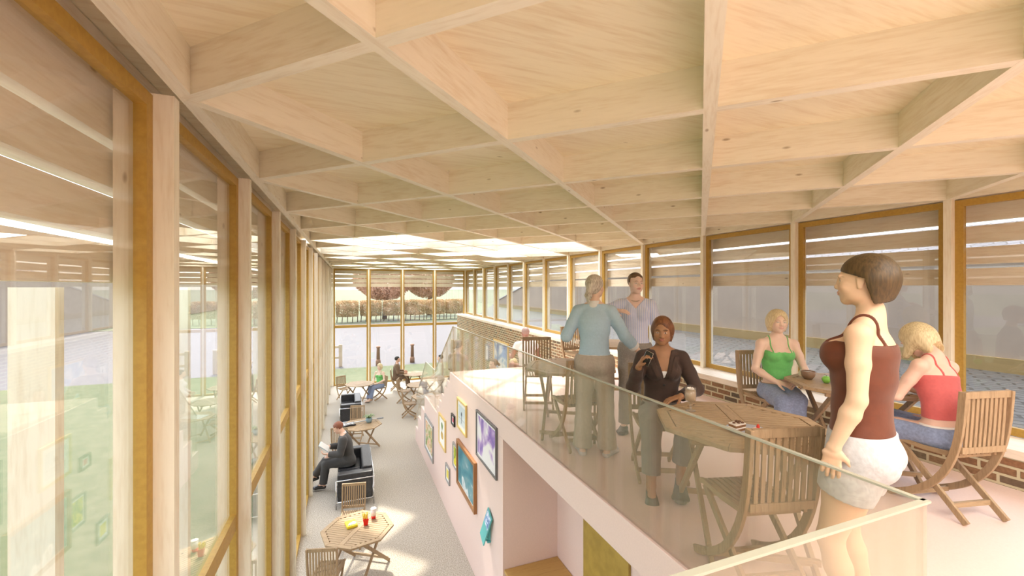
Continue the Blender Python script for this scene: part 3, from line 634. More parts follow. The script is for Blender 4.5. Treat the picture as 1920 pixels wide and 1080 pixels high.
# pictures on the brickwork of the lower hall, seen through glass
def brick_pic(px, w, z0, z1, fm, am, label, extra=None):
    return wall_picture('x', px-w/2, px+w/2, z0, z1, 0.05, fm, am, label, mat_w=0.02, dep=0.05, extra=extra, x=BX)
brick_pic(13.85, 1.5, 1.45, 2.50, GOLD, art('print_clouds', [(0.35, (0.10, 0.22, 0.55)), (0.48, (0.25, 0.45, 0.75)), (0.55, (0.80, 0.84, 0.9))], 1.1, 1.5), 'gold framed print of cloud and blue mountains on brick wall, seen through glass')
def bar_mark(t, x, h, v): MB().box(x, x+0.001, -h*0.12, h*0.12, -v*0.6, v*0.6).build('dark_motif', plain('print_slate', (0.10, 0.13, 0.18), 0.6), t)
brick_pic(15.4, 0.45, 1.58, 2.18, SILV, WHITEP, 'small silver framed print on brick wall, seen through glass', bar_mark)
# ------------------------------------------------------------------ things on the tables
M_CUPGL = glass('drink_glass', (0.97, 0.97, 0.96), 1.45, 1.0, 0.08, (0.9, 0.9, 0.9))
TZ = PF+0.7205
t = tag(empty('iced_coffee', (2.27, 2.36, TZ)), 'tall stemmed glass of iced coffee on nearest octagonal table', 'drink')
MB().lathe([(0.0, 0.0), (0.036, 0.001), (0.034, 0.006), (0.008, 0.014), (0.006, 0.045), (0.012, 0.052), (0.036, 0.075), (0.040, 0.11), (0.036, 0.165), (0.034, 0.165), (0.037, 0.11), (0.033, 0.077), (0.0, 0.058)], n=28).build('glass', M_CUPGL, t)
MB().lathe([(0.0, 0.059), (0.031, 0.078), (0.0355, 0.11), (0.033, 0.150), (0.0, 0.151)], n=28).build('coffee', noisy('iced_coffee', (0.50, 0.33, 0.17), (0.62, 0.44, 0.26), 18, 0.3), t)
m = MB(); 
for k in range(7): a = k*0.9; m.lathe([(0, -0.008), (0.009, -0.003), (0.010, 0.003), (0.0, 0.010)], (0.017*math.cos(a), 0.017*math.sin(a), 0.158), 8)
m.build('cream', plain('cream', (0.88, 0.82, 0.76), 0.5), t)
t = tag(empty('dessert_plate', (2.27, 1.90, TZ)), 'pale blue plate on the nearest octagonal table', 'plate')
MB().lathe([(0.0, 0.004), (0.075, 0.004), (0.115, 0.014), (0.117, 0.011), (0.078, 0.0), (0.0, 0.0)], n=32).build('dish', plain('pale_blue_china', (0.52, 0.56, 0.66), 0.25), t)
t = tag(empty('cake_slice', (2.225, 1.93, TZ+0.0045)), 'layered brown cream cake slice on the pale plate', 'cake')
tri = [(-0.045, -0.03), (0.045, -0.022), (0.035, 0.035), (-0.04, 0.03)]
MB().prism(tri, 0, 0.014).prism(tri, 0.022, 0.036).build('sponge', plain('sponge', (0.25, 0.12, 0.05), 0.8), t)
m = MB(); m.prism(tri, 0.0141, 0.0219).prism(tri, 0.0361, 0.043)
m.build('cream', plain('cream', (0.88, 0.82, 0.76), 0.5), t)
m = MB()
for k in range(7): m.lathe([(0.0, -0.004), (0.010, 0), (0.008, 0.006), (0, 0.009)], (rnd.uniform(-.03, .03), rnd.uniform(-.02, .025), 0.045), 7, smooth=False)
m.build('chocolate', plain('choc', (0.13, 0.05, 0.02), 0.4), t)
t = tag(empty('cheesecake', (2.325, 1.87, TZ+0.0045)), 'pink cream dessert topped by a strawberry, on pale plate', 'cake')
MB().lathe([(0.0, 0), (0.035, 0.001), (0.032, 0.012), (0.018, 0.020), (0, 0.022)], n=14).build('cream', plain('pink_cream', (0.86, 0.62, 0.62), 0.5), t)
MB().lathe([(0.0, 0.016), (0.010, 0.020), (0.009, 0.032), (0.0, 0.046)], n=10).build('strawberry', plain('strawberry', (0.75, 0.05, 0.03), 0.35), t)
t = tag(empty('bowl', (4.12, 2.78, TZ)), 'brown bowl on table between two blonde women', 'bowl')
MB().lathe([(0.0, 0.0), (0.035, 0.0), (0.055, 0.03), (0.062, 0.075), (0.058, 0.075), (0.05, 0.032), (0.0, 0.01)], n=24).build('dish', plain('brown_china', (0.26, 0.16, 0.10), 0.4), t)
MB().lathe([(0.0, 0.066), (0.054, 0.066), (0.0, 0.067)], n=24).build('contents', plain('milk', (0.8, 0.76, 0.7), 0.4), t)
t = tag(empty('apple', (4.10, 2.60, TZ)), 'bright green apple in front of the brown bowl', 'fruit')
MB().lathe([(0.0, 0.004), (0.02, 0.001), (0.036, 0.025), (0.036, 0.045), (0.018, 0.064), (0.0, 0.058)], n=18).build('flesh', plain('apple_green', (0.25, 0.62, 0.10), 0.3), t)
MB().tube([(0, 0, 0.058), (0.004, 0, 0.074)], 0.0015, 5).build('stem', M_BARK, t)
t = tag(empty('notebook', (4.17, 2.17, TZ)), 'white open notebook in front of the hunched woman in pink', 'book')
m = MB(); m.box(-0.13, -0.001, -0.09, 0.09, 0, 0.008); m.box(0.001, 0.13, -0.09, 0.09, 0, 0.008); m.build('pages', WHITEP, t)
MB().box(-0.135, 0.135, -0.095, 0.095, -0.003, 0).build('cover', plain('cover_grey', (0.4, 0.4, 0.42), 0.5), t)
# lower table
z1 = 0.7205
def snack_box():
    t = tag(empty('snack_box', (0.03, 6.93, z1), R(12)), 'bright yellow snack box on the lower table', 'food box')
    MB().box(-0.075, 0.075, -0.095, 0.095, 0, 0.038).build('box', plain('snack_yellow', (0.85, 0.72, 0.03), 0.4), t, bevel=0.004)
    MB().box(-0.076, 0.076, -0.0965, -0.09, 0.002, 0.012).build('stripe', plain('snack_ochre', (0.55, 0.42, 0.02), 0.4), t)
    m = MB(); m.prism([(-0.06, -0.05), (0.065, -0.05), (0.065, 0.0), (0.03, 0.03), (0.0, 0.01), (-0.03, 0.0)], 0.0385, 0.0392); m.build('white_print', WHITEP, t)
    m = MB(); 
    for k in range(3): m.box(-0.05+k*0.035, -0.03+k*0.035, -0.075, -0.058, 0.0385, 0.0394)
    m.build('print_blocks', plain('print_slate', (0.10, 0.13, 0.18), 0.6), t)
snack_box()
t = tag(empty('fries_carton', (0.24, 6.86, z1)), 'red carton of yellow chips standing on lower table', 'food')
m = MB(); m.add([(-.028, -.016, 0), (.028, -.016, 0), (.028, .016, 0), (-.028, .016, 0), (-.042, -.026, .10), (.042, -.026, .10), (.042, .026, .12), (-.042, .026, .12)], [(3, 2, 1, 0), (0, 1, 5, 4), (1, 2, 6, 5), (2, 3, 7, 6), (3, 0, 4, 7), (4, 5, 6, 7)]); m.build('carton', plain('ketchup_red', (0.78, 0.02, 0.01), 0.35), t)
m = MB()
for k in range(20):
    x, y = rnd.uniform(-.033, .033), rnd.uniform(-.018, .018); m.bar((x, y, 0.07), (x*1.35, y*1.4, 0.15+rnd.random()*0.04), 0.008, 0.008)
m.build('chips', plain('chips', (0.86, 0.66, 0.08), 0.5), t)
t = tag(empty('paper_cup', (0.36, 7.02, z1)), 'white and red lidded cup with straw on lower table', 'cup')
MB().lathe([(0.0, 0.0), (0.032, 0.0), (0.036, 0.045)], n=20).build('red_base', plain('ketchup_red', (0.78, 0.02, 0.01), 0.35), t)
MB().lathe([(0.036, 0.046), (0.043, 0.145), (0.0, 0.146)], n=20).build('cup', plain('cup_white', (0.86, 0.84, 0.84), 0.4), t)
MB().lathe([(0.046, 0.146), (0.046, 0.155), (0.040, 0.162), (0.0, 0.163)], n=20).build('lid', plain('lid_white', (0.88, 0.88, 0.88), 0.3), t)
MB().tube([(0, 0, 0.163), (0.004, 0.004, 0.205)], 0.003, 6).build('straw', plain('straw', (0.3, 0.3, 0.3), 0.4), t)
# guitar
t = tag(empty('guitar', (0.0, 11.98, 0.7215), R(14)), 'black electric guitar with silver body lying across the lower table', 'guitar')
prof_ = [(-0.24, 0), (-0.22, 0.10), (-0.15, 0.15), (-0.06, 0.11), (0.0, 0.10), (0.08, 0.13), (0.16, 0.12), (0.12, 0.05), (0.13, 0.0), (0.12, -0.05), (0.15, -0.12), (0.08, -0.13), (0.0, -0.10), (-0.06, -0.12), (-0.15, -0.16), (-0.22, -0.11)]
MB().prism(prof_[::-1], 0, 0.042).build('body', BLK, t, bevel=0.006)
m = MB(); m.prism([(x*0.8-0.01, y*0.62) for x, y in prof_[::-1]], 0.0425, 0.046); m.build('pickguard', art('guitar_plate', [(0.35, (0.03, 0.03, 0.03)), (0.5, (0.35, 0.36, 0.37)), (0.6, (0.7, 0.7, 0.7))], 14, 2), t)
nk_ = MB().box(0.10, 0.72, -0.024, 0.024, 0.040, 0.056).build('neck', plain('fretboard', (0.35, 0.35, 0.34), 0.4), t)
m = MB(); m.prism([(0.72, -0.026), (0.90, -0.04), (0.92, 0.01), (0.74, 0.03)], 0.036, 0.052)
for k in range(4): m.box(0.76+k*0.038, 0.775+k*0.038, -0.07, -0.03, 0.038, 0.048)
m.build('headstock', BLK, nk_)
# potted plant
t = tag(empty('potted_plant', (0.50, 12.03, z1)), 'small green plant in pale blue pot by the guitar', 'plant')
MB().lathe([(0.0, 0.0), (0.05, 0.0), (0.082, 0.05), (0.085, 0.10), (0.070, 0.135), (0.062, 0.135), (0.06, 0.115), (0.0, 0.115)], n=24).build('pot', plain('blue_glaze', (0.24, 0.36, 0.42), 0.3), t)
m = MB()
for k in range(11):
    a = k*2.4; el = 0.5+0.5*(k % 3); r_ = 0.10+0.03*(k % 2); d = Vector((math.cos(a), math.sin(a), 0)); w = Vector((-d.y, d.x, 0))*0.026
    P = [d*0.01+Vector((0, 0, 0.11)), d*r_*0.5+Vector((0, 0, 0.15+0.05*el)), d*r_+Vector((0, 0, 0.15+0.045*el)), d*(r_+0.055)+Vector((0, 0, 0.11+0.05*el))]
    W = [0.15, 0.8, 1.1, 0.05]
    v = []
    for p, q in zip(P, W): v += [p-w*q, p+Vector((0, 0, 0.004)), p+w*q]
    f = []
    for i in range(3):
        for c_ in range(2): f.append((i*3+c_, i*3+c_+1, (i+1)*3+c_+1, (i+1)*3+c_))
    m.add(v, f, True)
m.build('leaves', noisy('plant_leaf', (0.10, 0.18, 0.06), (0.22, 0.30, 0.13), 30, 0.5), t)
t = tag(empty('newspaper', (2.42, 14.3, z1), R(20)), 'open newspaper on a table behind stair glass', 'newspaper')
m = MB(); m.box(-0.28, 0.0, -0.2, 0.2, 0, 0.006); m.box(0.001, 0.28, -0.2, 0.2, 0, 0.009); m.build('pages', art('newsprint', [(0.42, (0.25, 0.25, 0.25)), (0.5, (0.72, 0.72, 0.70))], 30, 0, (1, 5, 1)), t)
# ------------------------------------------------------------------ figures: smooth blended bodies
def A(*v): return np.array(v, float)
def un(v): v = np.asarray(v, float); return v/np.linalg.norm(v)
def axis_grid(lo, hi, h, foc, hf):
    out = [lo]; x = lo
    while x < hi:
        s = hf if any(a <= x <= b for a, b in foc) else h
        x += s; out.append(x)
    return np.array(out, np.float32)
class Field:
    def __init__(s): s.p = []
    def cone(s, a, b, ra, rb, k=0.02, right=None, sub=False, tg=''):
        """elliptic cone a->b, radii (across, deep)"""
        a, b = np.asarray(a, float), np.asarray(b, float)
        ra = (ra, ra) if np.isscalar(ra) else ra; rb = (rb, rb) if np.isscalar(rb) else rb
        s.p.append(('c', a, b, ra, rb, k, None if right is None else un(right), sub, tg)); return s
    def ell(s, c, r, k=0.02, ax=None, sub=False, tg=''):
        s.p.append(('e', np.asarray(c, float), np.asarray(r, float), k, ax, sub, tg)); return s
    def bounds(s, pad):
        lo, hi = A(9, 9, 9), A(-9, -9, -9)
        for q in s.p:
            if q[0] == 'c' and not q[7]: m = max(q[3]+q[4])+pad; lo = np.minimum(lo, np.minimum(q[1], q[2])-m); hi = np.maximum(hi, np.maximum(q[1], q[2])+m)
            elif q[0] == 'e' and not q[5]: m = max(q[2])+pad; lo = np.minimum(lo, q[1]-m); hi = np.maximum(hi, q[1]+m)
        return lo, hi
    def eval(s, gx, gy, gz, off=0.0):
        F = np.full((len(gx), len(gy), len(gz)), 0.3, np.float32)
        for q in s.p:
            if q[0] == 'c': _, a, b, ra, rb, k, rt, sub, tg = q; m = max(ra+rb)+k+0.045; lo = np.minimum(a, b)-m; hi = np.maximum(a, b)+m
            else: _, c, r, k, ax, sub, tg = q; m = max(r)+k+0.045; lo = c-m; hi = c+m
            sl = [slice(max(0, np.searchsorted(g, l)-1), np.searchsorted(g, h)+1) for g, l, h in zip((gx, gy, gz), lo, hi)]
            if any(t.stop-t.start < 1 for t in sl): continue
            X, Y, Z = gx[sl[0]][:, None, None], gy[sl[1]][None, :, None], gz[sl[2]][None, None, :]
            if q[0] == 'c':
                d = b-a; L = np.linalg.norm(d)
                if L < 1e-6: d = A(0, 0, 1); L = 1e-6
                d = d/L; rr = rt if rt is not None else (un(np.cross(d, A(0, 1, 0))) if abs(d[1]) < 0.9 else A(1, 0, 0))
                rr = un(rr-d*rr.dot(d)); ff = np.cross(d, rr)
                x, y, z = X-a[0], Y-a[1], Z-a[2]
                t = (x*d[0]+y*d[1]+z*d[2]); tc = np.clip(t/L, 0, 1); ax_ = t-tc*L
                u = x*rr[0]+y*rr[1]+z*rr[2]; v = x*ff[0]+y*ff[1]+z*ff[2]
                w = ra[0]+(rb[0]-ra[0])*tc; dd = ra[1]+(rb[1]-ra[1])*tc; mn = np.minimum(w, dd)
                f = (np.sqrt((u/w)**2+(v/dd)**2+(ax_/mn)**2)-1)*mn
            else:
                x, y, z = X-c[0], Y-c[1], Z-c[2]
                if ax is not None:
                    x, y, z = [x*e[0]+y*e[1]+z*e[2] for e in ax]
                f = (np.sqrt((x/r[0])**2+(y/r[1])**2+(z/r[2])**2)-1)*min(r)
            f = f.astype(np.float32)-off; G = F[sl[0], sl[1], sl[2]]
            if sub:
                f = -f; hh = np.clip(0.5+0.5*(f-G)/k, 0, 1); G = G*(1-hh)+f*hh+k*hh*(1-hh)
            else:
                hh = np.clip(0.5+0.5*(G-f)/k, 0, 1); G = G*(1-hh)+f*hh-k*hh*(1-hh)
            F[sl[0], sl[1], sl[2]] = G
        return F
def surface(F, gx, gy, gz):
    ins = F < 0; c = ins[:-1, :-1, :-1].astype(np.int8)
    for i in (0, 1):
        for j in (0, 1):
            for k in (0, 1):
                if i+j+k: c = c+ins[i:ins.shape[0]-1+i, j:ins.shape[1]-1+j, k:ins.shape[2]-1+k]
    act = (c > 0) & (c < 8); I, J, K = np.nonzero(act); n = len(I)
    if not n: return None
    idx = np.full(act.shape, -1, np.int64); idx[I, J, K] = np.arange(n)
    P = np.zeros((n, 3)); W = np.zeros(n); g = (gx, gy, gz)
    cor = {}
    for i in (0, 1):
        for j in (0, 1):
            for k in (0, 1): cor[i, j, k] = F[I+i, J+j, K+k]
    for a in range(3):
        for p in (0, 1):
            for q in (0, 1):
                c0 = [p, q]; c0.insert(a, 0); c1 = [p, q]; c1.insert(a, 1)
                f0, f1 = cor[tuple(c0)], cor[tuple(c1)]; m = (f0 < 0) != (f1 < 0); t = np.where(m, f0/np.where(m, f0-f1, 1), 0)
                b = (I, J, K)
                for e in range(3):
                    lo = g[e][b[e]+c0[e]]; hi = g[e][b[e]+c1[e]]; P[:, e] += np.where(m, lo+(hi-lo)*t, 0)
                W += m
    P /= W[:, None]
    fs = []
    for a in range(3):
        s0 = [slice(None)]*3; s1 = [slice(None)]*3; s0[a] = slice(0, -1); s1[a] = slice(1, None)
        f0 = ins[tuple(s0)]; f1 = ins[tuple(s1)]; e = np.argwhere(f0 != f1); b, c_ = [(1, 2), (2, 0), (0, 1)][a]
        e = e[(e[:, b] > 0) & (e[:, c_] > 0) & (e[:, b] < act.shape[b]) & (e[:, c_] < act.shape[c_]) & (e[:, a] < act.shape[a])]
        q = []
        for db, dc in ((0, 0), (1, 0), (1, 1), (0, 1)):
            r = e.copy(); r[:, b] -= db; r[:, c_] -= dc; q.append(idx[r[:, 0], r[:, 1], r[:, 2]])
        q = np.stack(q, 1); fl_ = ~f0[tuple(e.T)]; q[fl_] = q[fl_][:, ::-1]; fs.append(q[(q >= 0).all(1)])
    return P, np.concatenate(fs)[:, ::-1]
def relax(P, Fc, it, lam=0.5):
    E = np.concatenate([Fc[:, [0, 1]], Fc[:, [1, 2]], Fc[:, [2, 3]], Fc[:, [3, 0]]])
    dg = np.bincount(E.ravel(), minlength=len(P)).astype(float)
    for k in range(it):
        for l in (lam, -lam*1.04):
            S = np.stack([np.bincount(E[:, 0], P[E[:, 1], c], len(P))+np.bincount(E[:, 1], P[E[:, 0], c], len(P)) for c in range(3)], 1)
            P = P+l*(S/dg[:, None]-P)
    return P
def mesh_obj(name, P, Fc, mat, parent, colf=None):
    me = bpy.data.meshes.new(name); me.vertices.add(len(P)); me.vertices.foreach_set('co', P.astype(np.float32).ravel())
    me.loops.add(Fc.size); me.loops.foreach_set('vertex_index', Fc.ravel().astype(np.int32))
    me.polygons.add(len(Fc)); me.polygons.foreach_set('loop_start', np.arange(0, Fc.size, 4, dtype=np.int32)); me.polygons.foreach_set('use_smooth', np.ones(len(Fc), bool))
    me.update(calc_edges=True); me.materials.append(mat)
    if colf is not None:
        at = me.color_attributes.new('tone', 'FLOAT_COLOR', 'POINT'); at.data.foreach_set('color', np.concatenate([colf(P), np.ones((len(P), 1))], 1).astype(np.float32).ravel())
    o = bpy.data.objects.new(name, me); COL.objects.link(o)
    if parent: o.parent = parent
    return o
def skin_mat():
    if 'skin' in MATS: return MATS['skin']
    m, n, l, b = nt('skin'); at = n.new('ShaderNodeAttribute'); at.attribute_name = 'tone'; l.new(at.outputs[0], b.inputs['Base Color'])
    b.inputs['Roughness'].default_value = 0.5; b.inputs['Specular IOR Level'].default_value = 0.35
    b.inputs['Subsurface Weight'].default_value = 0.08; b.inputs['Subsurface Radius'].default_value = (0.02, 0.008, 0.004); b.inputs['Subsurface Scale'].default_value = 0.5
    MATS['skin'] = m; return m
def cloth(name, col, var=0.85, scale=35, rough=0.85, bump=0.15, stripes=None, wr=9):
    if name in MATS: return MATS[name]
    m, n, l, b = nt(name); tc = n.new('ShaderNodeTexCoord'); nz = n.new('ShaderNodeTexNoise'); nz.inputs['Scale'].default_value = scale; nz.inputs['Detail'].default_value = 4; l.new(tc.outputs['Object'], nz.inputs[0])
    rp = ramp(n, [(0.3, tuple(c*var for c in col)), (0.7, col)]); l.new(nz.outputs[0], rp.inputs[0]); out = rp.outputs[0]
    if stripes:
        wv = n.new('ShaderNodeTexWave'); wv.bands_direction = 'X'; wv.inputs['Scale'].default_value = stripes[0]; l.new(tc.outputs['Object'], wv.inputs[0])
        sr = ramp(n, [(0.80, (0, 0, 0)), (0.92, (1, 1, 1))]); l.new(wv.outputs[0], sr.inputs[0]); mm = n.new('ShaderNodeMix'); mm.data_type = 'RGBA'; l.new(sr.outputs[0], mm.inputs[0]); l.new(out, mm.inputs[6]); mm.inputs[7].default_value = (*stripes[1], 1); out = mm.outputs[2]
    l.new(out, b.inputs['Base Color']); b.inputs['Roughness'].default_value = rough; b.inputs['Sheen Weight'].default_value = 0.15
    n2 = n.new('ShaderNodeTexNoise'); n2.inputs['Scale'].default_value = wr; n2.inputs['Detail'].default_value = 3; n2.inputs['Distortion'].default_value = 1.5; l.new(tc.outputs['Object'], n2.inputs[0])
    bp = n.new('ShaderNodeBump'); bp.inputs['Strength'].default_value = bump; bp.inputs['Distance'].default_value = 0.02; l.new(n2.outputs[0], bp.inputs['Height']); l.new(bp.outputs[0], b.inputs['Normal'])
    MATS[name] = m; return m
def hair_mat(name, c1, c2):
    if name in MATS: return MATS[name]
    m, n, l, b = nt(name); tc = n.new('ShaderNodeTexCoord'); mp = n.new('ShaderNodeMapping'); mp.inputs['Scale'].default_value = (60, 60, 7); l.new(tc.outputs['Object'], mp.inputs[0])
    nz = n.new('ShaderNodeTexNoise'); nz.inputs['Scale'].default_value = 2; nz.inputs['Detail'].default_value = 4; l.new(mp.outputs[0], nz.inputs[0])
    rp = ramp(n, [(0.35, c1), (0.65, c2)]); l.new(nz.outputs[0], rp.inputs[0]); l.new(rp.outputs[0], b.inputs['Base Color']); b.inputs['Roughness'].default_value = 0.5
    bp = n.new('ShaderNodeBump'); bp.inputs['Strength'].default_value = 0.35; bp.inputs['Distance'].default_value = 0.004; l.new(nz.outputs[0], bp.inputs['Height']); l.new(bp.outputs[0], b.inputs['Normal'])
    MATS[name] = m; return m
def rotv(v, ax, a):
    ax = un(ax); v = np.asarray(v, float); return v*math.cos(a)+np.cross(ax, v)*math.sin(a)+ax*ax.dot(v)*(1-math.cos(a))
class Fig:
    """x = figure's right, y = forward, z = up; all in metres for a 1.70 m figure, scaled afterwards"""
    def __init__(g, pelvis=(0, 0, 0.92), up=(0, 0, 1), cup=None, cfw=(0, 1, 0), pfw=(0, 1, 0), hup=None, hfw=(0, 1, 0), arms=None, legs=None, male=False, bust=1.0, girth=1.0, tl=1.0):
        g.male = male; P = np.asarray(pelvis, float); g.P = P
        up = un(up); cup = un(cup if cup is not None else up); g.up, g.cup = up, cup
        pf = un(pfw); pf = un(pf-up*pf.dot(up)); pr = np.cross(pf, up); g.pf, g.pr = pf, pr
        cf = un(cfw); cf = un(cf-cup*cf.dot(cup)); cr = np.cross(cf, cup); g.cf, g.cr = cf, cr
        W = P+up*0.17*tl; g.W = W; mf = un(pf+cf); mr = un(pr+cr); g.mr = mr
        C = W+cup*(0.20*tl+0.01*(tl-1)*10); g.C = C; S = W+cup*0.315*tl; g.S = S
        N0 = W+cup*0.365*tl-cf*0.012; hup = un(hup if hup is not None else (0, 0, 1)); hf = un(hfw); hf = un(hf-hup*hf.dot(hup)); hr = np.cross(hf, hup)
        N1 = N0+un(cup+hup)*0.085+cf*0.012; g.N0, g.N1 = N0, N1
        H = N1+hup*0.085+hf*0.018; g.H, g.hf, g.hr, g.hup = H, hf, hr, hup
        sw = 0.185 if male else 0.158; gi = girth
        T = Field(); g.T = T
        if male: tr = [(0.155, 0.11), (0.135, 0.10), (0.155, 0.115), (0.165, 0.115), (0.12, 0.075)]
        else: tr = [(0.158, 0.112), (0.115, 0.088), (0.130, 0.098), (0.135, 0.098), (0.10, 0.065)]
        tr = [(a*gi, b*gi) for a, b in tr]
        T.cone(P-up*0.02, W-up*0.0, tr[0], tr[1], 0.03, pr); T.cone(W, W+cup*0.12*tl, tr[1], tr[2], 0.03, mr); T.cone(W+cup*0.12*tl, W+cup*0.225*tl, tr[2], tr[3], 0.03, cr); T.cone(W+cup*0.225*tl, S, tr[3], tr[4], 0.03, cr)
        for s in (-1, 1):
            T.cone(N0+cup*0.03, S+cr*s*(sw-0.03), 0.035, 0.045 if male else 0.038, 0.03)
            if male: T.ell(C+cr*s*0.075+cf*0.07+cup*0.03, (0.075, 0.04, 0.06), 0.03, (cr, cf, cup))
            else: T.ell(C+cr*s*0.068+cf*(0.080)+cup*0.0, tuple(bust*v for v in (0.060, 0.055, 0.060)), 0.025, (cr, cf, cup))
            T.ell(P+pr*s*0.075-pf*0.055-up*0.045, (0.085, 0.085, 0.085), 0.03)
        g.neck = Field().cone(N0, N1+hup*0.03, 0.058 if male else 0.048, 0.054 if male else 0.045, 0.03)
        g.arm = {}; g.armF = {}; g.hand = {}; g.handF = {}; af = 1.15 if male else 1.0
        for nm, s in (('R', 1), ('L', -1)):
            ua, fa, hd, pn, curl = arms[nm][:5]
            sh = S+cr*s*sw-cup*0.012; el = sh+un(ua)*0.275; wr = el+un(fa)*0.235; g.arm[nm] = (sh, el, wr)
            F = Field(); F.ell(sh, (0.048*af,)*3, 0.03); F.cone(sh, sh+(el-sh)*0.45, 0.046*af, 0.042*af, 0.02); F.cone(sh+(el-sh)*0.45, el, 0.042*af, 0.035*af, 0.02)
            F.cone(el, el+(wr-el)*0.3, 0.035*af, 0.038*af, 0.015); F.cone(el+(wr-el)*0.3, wr, 0.038*af, 0.024*af, 0.015); g.armF[nm] = F
            hd = un(hd); pn = un(pn); pn = un(pn-hd*hd.dot(pn)); sd_ = np.cross(pn, hd)*s   # towards thumb side
            sd_ = sd_*(1 if len(arms[nm]) < 6 else arms[nm][5])
            h = Field(); hs_ = 1.08 if male else 1.0
            h.cone(wr, wr+hd*0.03, (0.026*af, 0.020*af), (0.034*hs_, 0.017), 0.01, sd_); h.cone(wr+hd*0.03, wr+hd*0.075, (0.034*hs_, 0.016), (0.036*hs_, 0.012), 0.01, sd_)
            g.tips = getattr(g, 'tips', {}); tips = []
            for i, (o_, l_, cu) in enumerate(((0.028, 1.0, 1.0), (0.0095, 1.1, 1.05), (-0.0095, 1.03, 1.1), (-0.027, 0.82, 1.2))):
                p = wr+hd*(0.080-abs(o_)*0.12)+sd_*o_*hs_; d = un(hd+sd_*o_*2.0); a = curl*cu
                for j, (ln, r0, r1) in enumerate(((0.040, 0.0088, 0.0080), (0.026, 0.0080, 0.0074), (0.020, 0.0074, 0.0058))):
                    d = rotv(d, np.cross(hd, pn), a*(0.75 if j == 0 else 1.0)); q = p+d*ln*l_*hs_; h.cone(p, q, r0*hs_, r1*hs_, 0.004); p = q
                tips.append(p)
            p = wr+hd*0.022+sd_*0.024; d = un(hd*0.75+sd_*0.75+pn*0.35)
            for j, (ln, r0, r1) in enumerate(((0.036, 0.0135, 0.0105), (0.028, 0.0100, 0.0090), (0.022, 0.0090, 0.0066))):
                q = p+d*ln*hs_; h.cone(p, q, r0, r1, 0.007); p = q; d = un(d+hd*0.30+pn*0.25*curl)
            g.tips[nm] = (tips, p, wr+hd*0.06+pn*0.02); g.handF[nm] = h; g.hand[nm] = wr+hd*0.07
        g.leg = {}; g.legF = {}; g.footF = {}; g.foot = {}
        for nm, s in (('R', 1), ('L', -1)):
            th, shn, fd = legs[nm][:3]; heel = legs[nm][3] if len(legs[nm]) > 3 else 0.0
            hj = P+pr*s*0.085-up*0.02; kn = hj+un(th)*0.42; an = kn+un(shn)*0.40; g.leg[nm] = (hj, kn, an); fd = un(fd); fd2 = un(A(fd[0], fd[1], 0)); dw = A(0, 0, -1) if len(legs[nm]) < 5 else un(legs[nm][4])
            F = Field(); F.cone(hj, hj+(kn-hj)*0.5, 0.088*gi, 0.070*gi, 0.03); F.cone(hj+(kn-hj)*0.5, kn, 0.070*gi, 0.052, 0.03); F.cone(kn, kn+(an-kn)*0.3, 0.050, 0.054, 0.02); F.cone(kn+(an-kn)*0.3, an, 0.054, 0.034, 0.02)
            g.legF[nm] = F; f = Field(); sr = un(np.cross(fd, -dw)); sole = an+dw*(0.062)
            ball = sole+fd*0.135+dw*(heel*0.0)
            if heel: ball = sole+un(fd+dw*0.55)*0.13
            f.cone(an, sole-fd*0.03, 0.032, (0.030, 0.026), 0.015, sr); f.cone(sole-fd*0.025, ball, (0.030, 0.026), (0.040, 0.020), 0.02, sr); f.cone(an+fd*0.01, ball, 0.028, (0.036, 0.016), 0.02, sr); f.cone(ball, ball+fd2*0.055, (0.040, 0.018), (0.028, 0.012), 0.015, sr)
            g.footF[nm] = f; g.foot[nm] = (sole, ball, fd2, sr, dw, fd)
        # head
        E = (hr, hf, hup); h = Field(); g.hd = h
        def L(x, y, z): return H+hr*x+hf*y+hup*z
        g.L = L; hm = 1.04 if male else 1.0
        h.ell(L(0, -0.016, 0.034), (0.073*hm, 0.092, 0.080), 0.02, E); h.ell(L(0, 0.030, -0.012), (0.058*hm, 0.062, 0.075), 0.03, E)
        h.ell(L(0, 0.030, -0.055), (0.046*hm, 0.050, 0.044), 0.03, E); h.ell(L(0, 0.066, -0.090), (0.019*hm, 0.015, 0.016), 0.03, E)
        for s in (-1, 1):
            h.ell(L(s*0.040, 0.008, -0.058), (0.018*hm, 0.03, 0.026), 0.03, E); h.ell(L(s*0.040, 0.060, -0.024), (0.020, 0.018, 0.018), 0.02, E)
            h.ell(L(s*0.030, 0.080, 0.024), (0.024, 0.009, 0.007), 0.012, E); h.ell(L(s*0.0305, 0.094, 0.002), (0.017, 0.013, 0.012), 0.012, E, sub=True)
            h.ell(L(s*0.0305, 0.072, 0.002), (0.0150, 0.0130, 0.0118), 0.004, E)
            h.cone(L(s*0.073*hm, -0.004, 0.012), L(s*0.070*hm, 0.000, -0.030), (0.008, 0.017), (0.006, 0.010), 0.006, hr); h.ell(L(s*0.082*hm, -0.002, 0.002), (0.005, 0.009, 0.016), 0.005, E, sub=True)
            h.ell(L(s*0.011, 0.092, -0.031), (0.0085, 0.009, 0.0075), 0.006, E)
        h.cone(L(0, 0.086, 0.014), L(0, 0.097, -0.022), 0.0075, 0.0100, 0.012); h.ell(L(0, 0.100, -0.027), (0.0095, 0.009, 0.0085), 0.008, E)
        h.ell(L(0, 0.089, -0.0515), (0.022, 0.010, 0.0052), 0.006, E); h.ell(L(0, 0.088, -0.0605), (0.018, 0.010, 0.0062), 0.005, E); h.ell(L(0, 0.101, -0.0560), (0.020, 0.006, 0.0012), 0.003, E, sub=True)
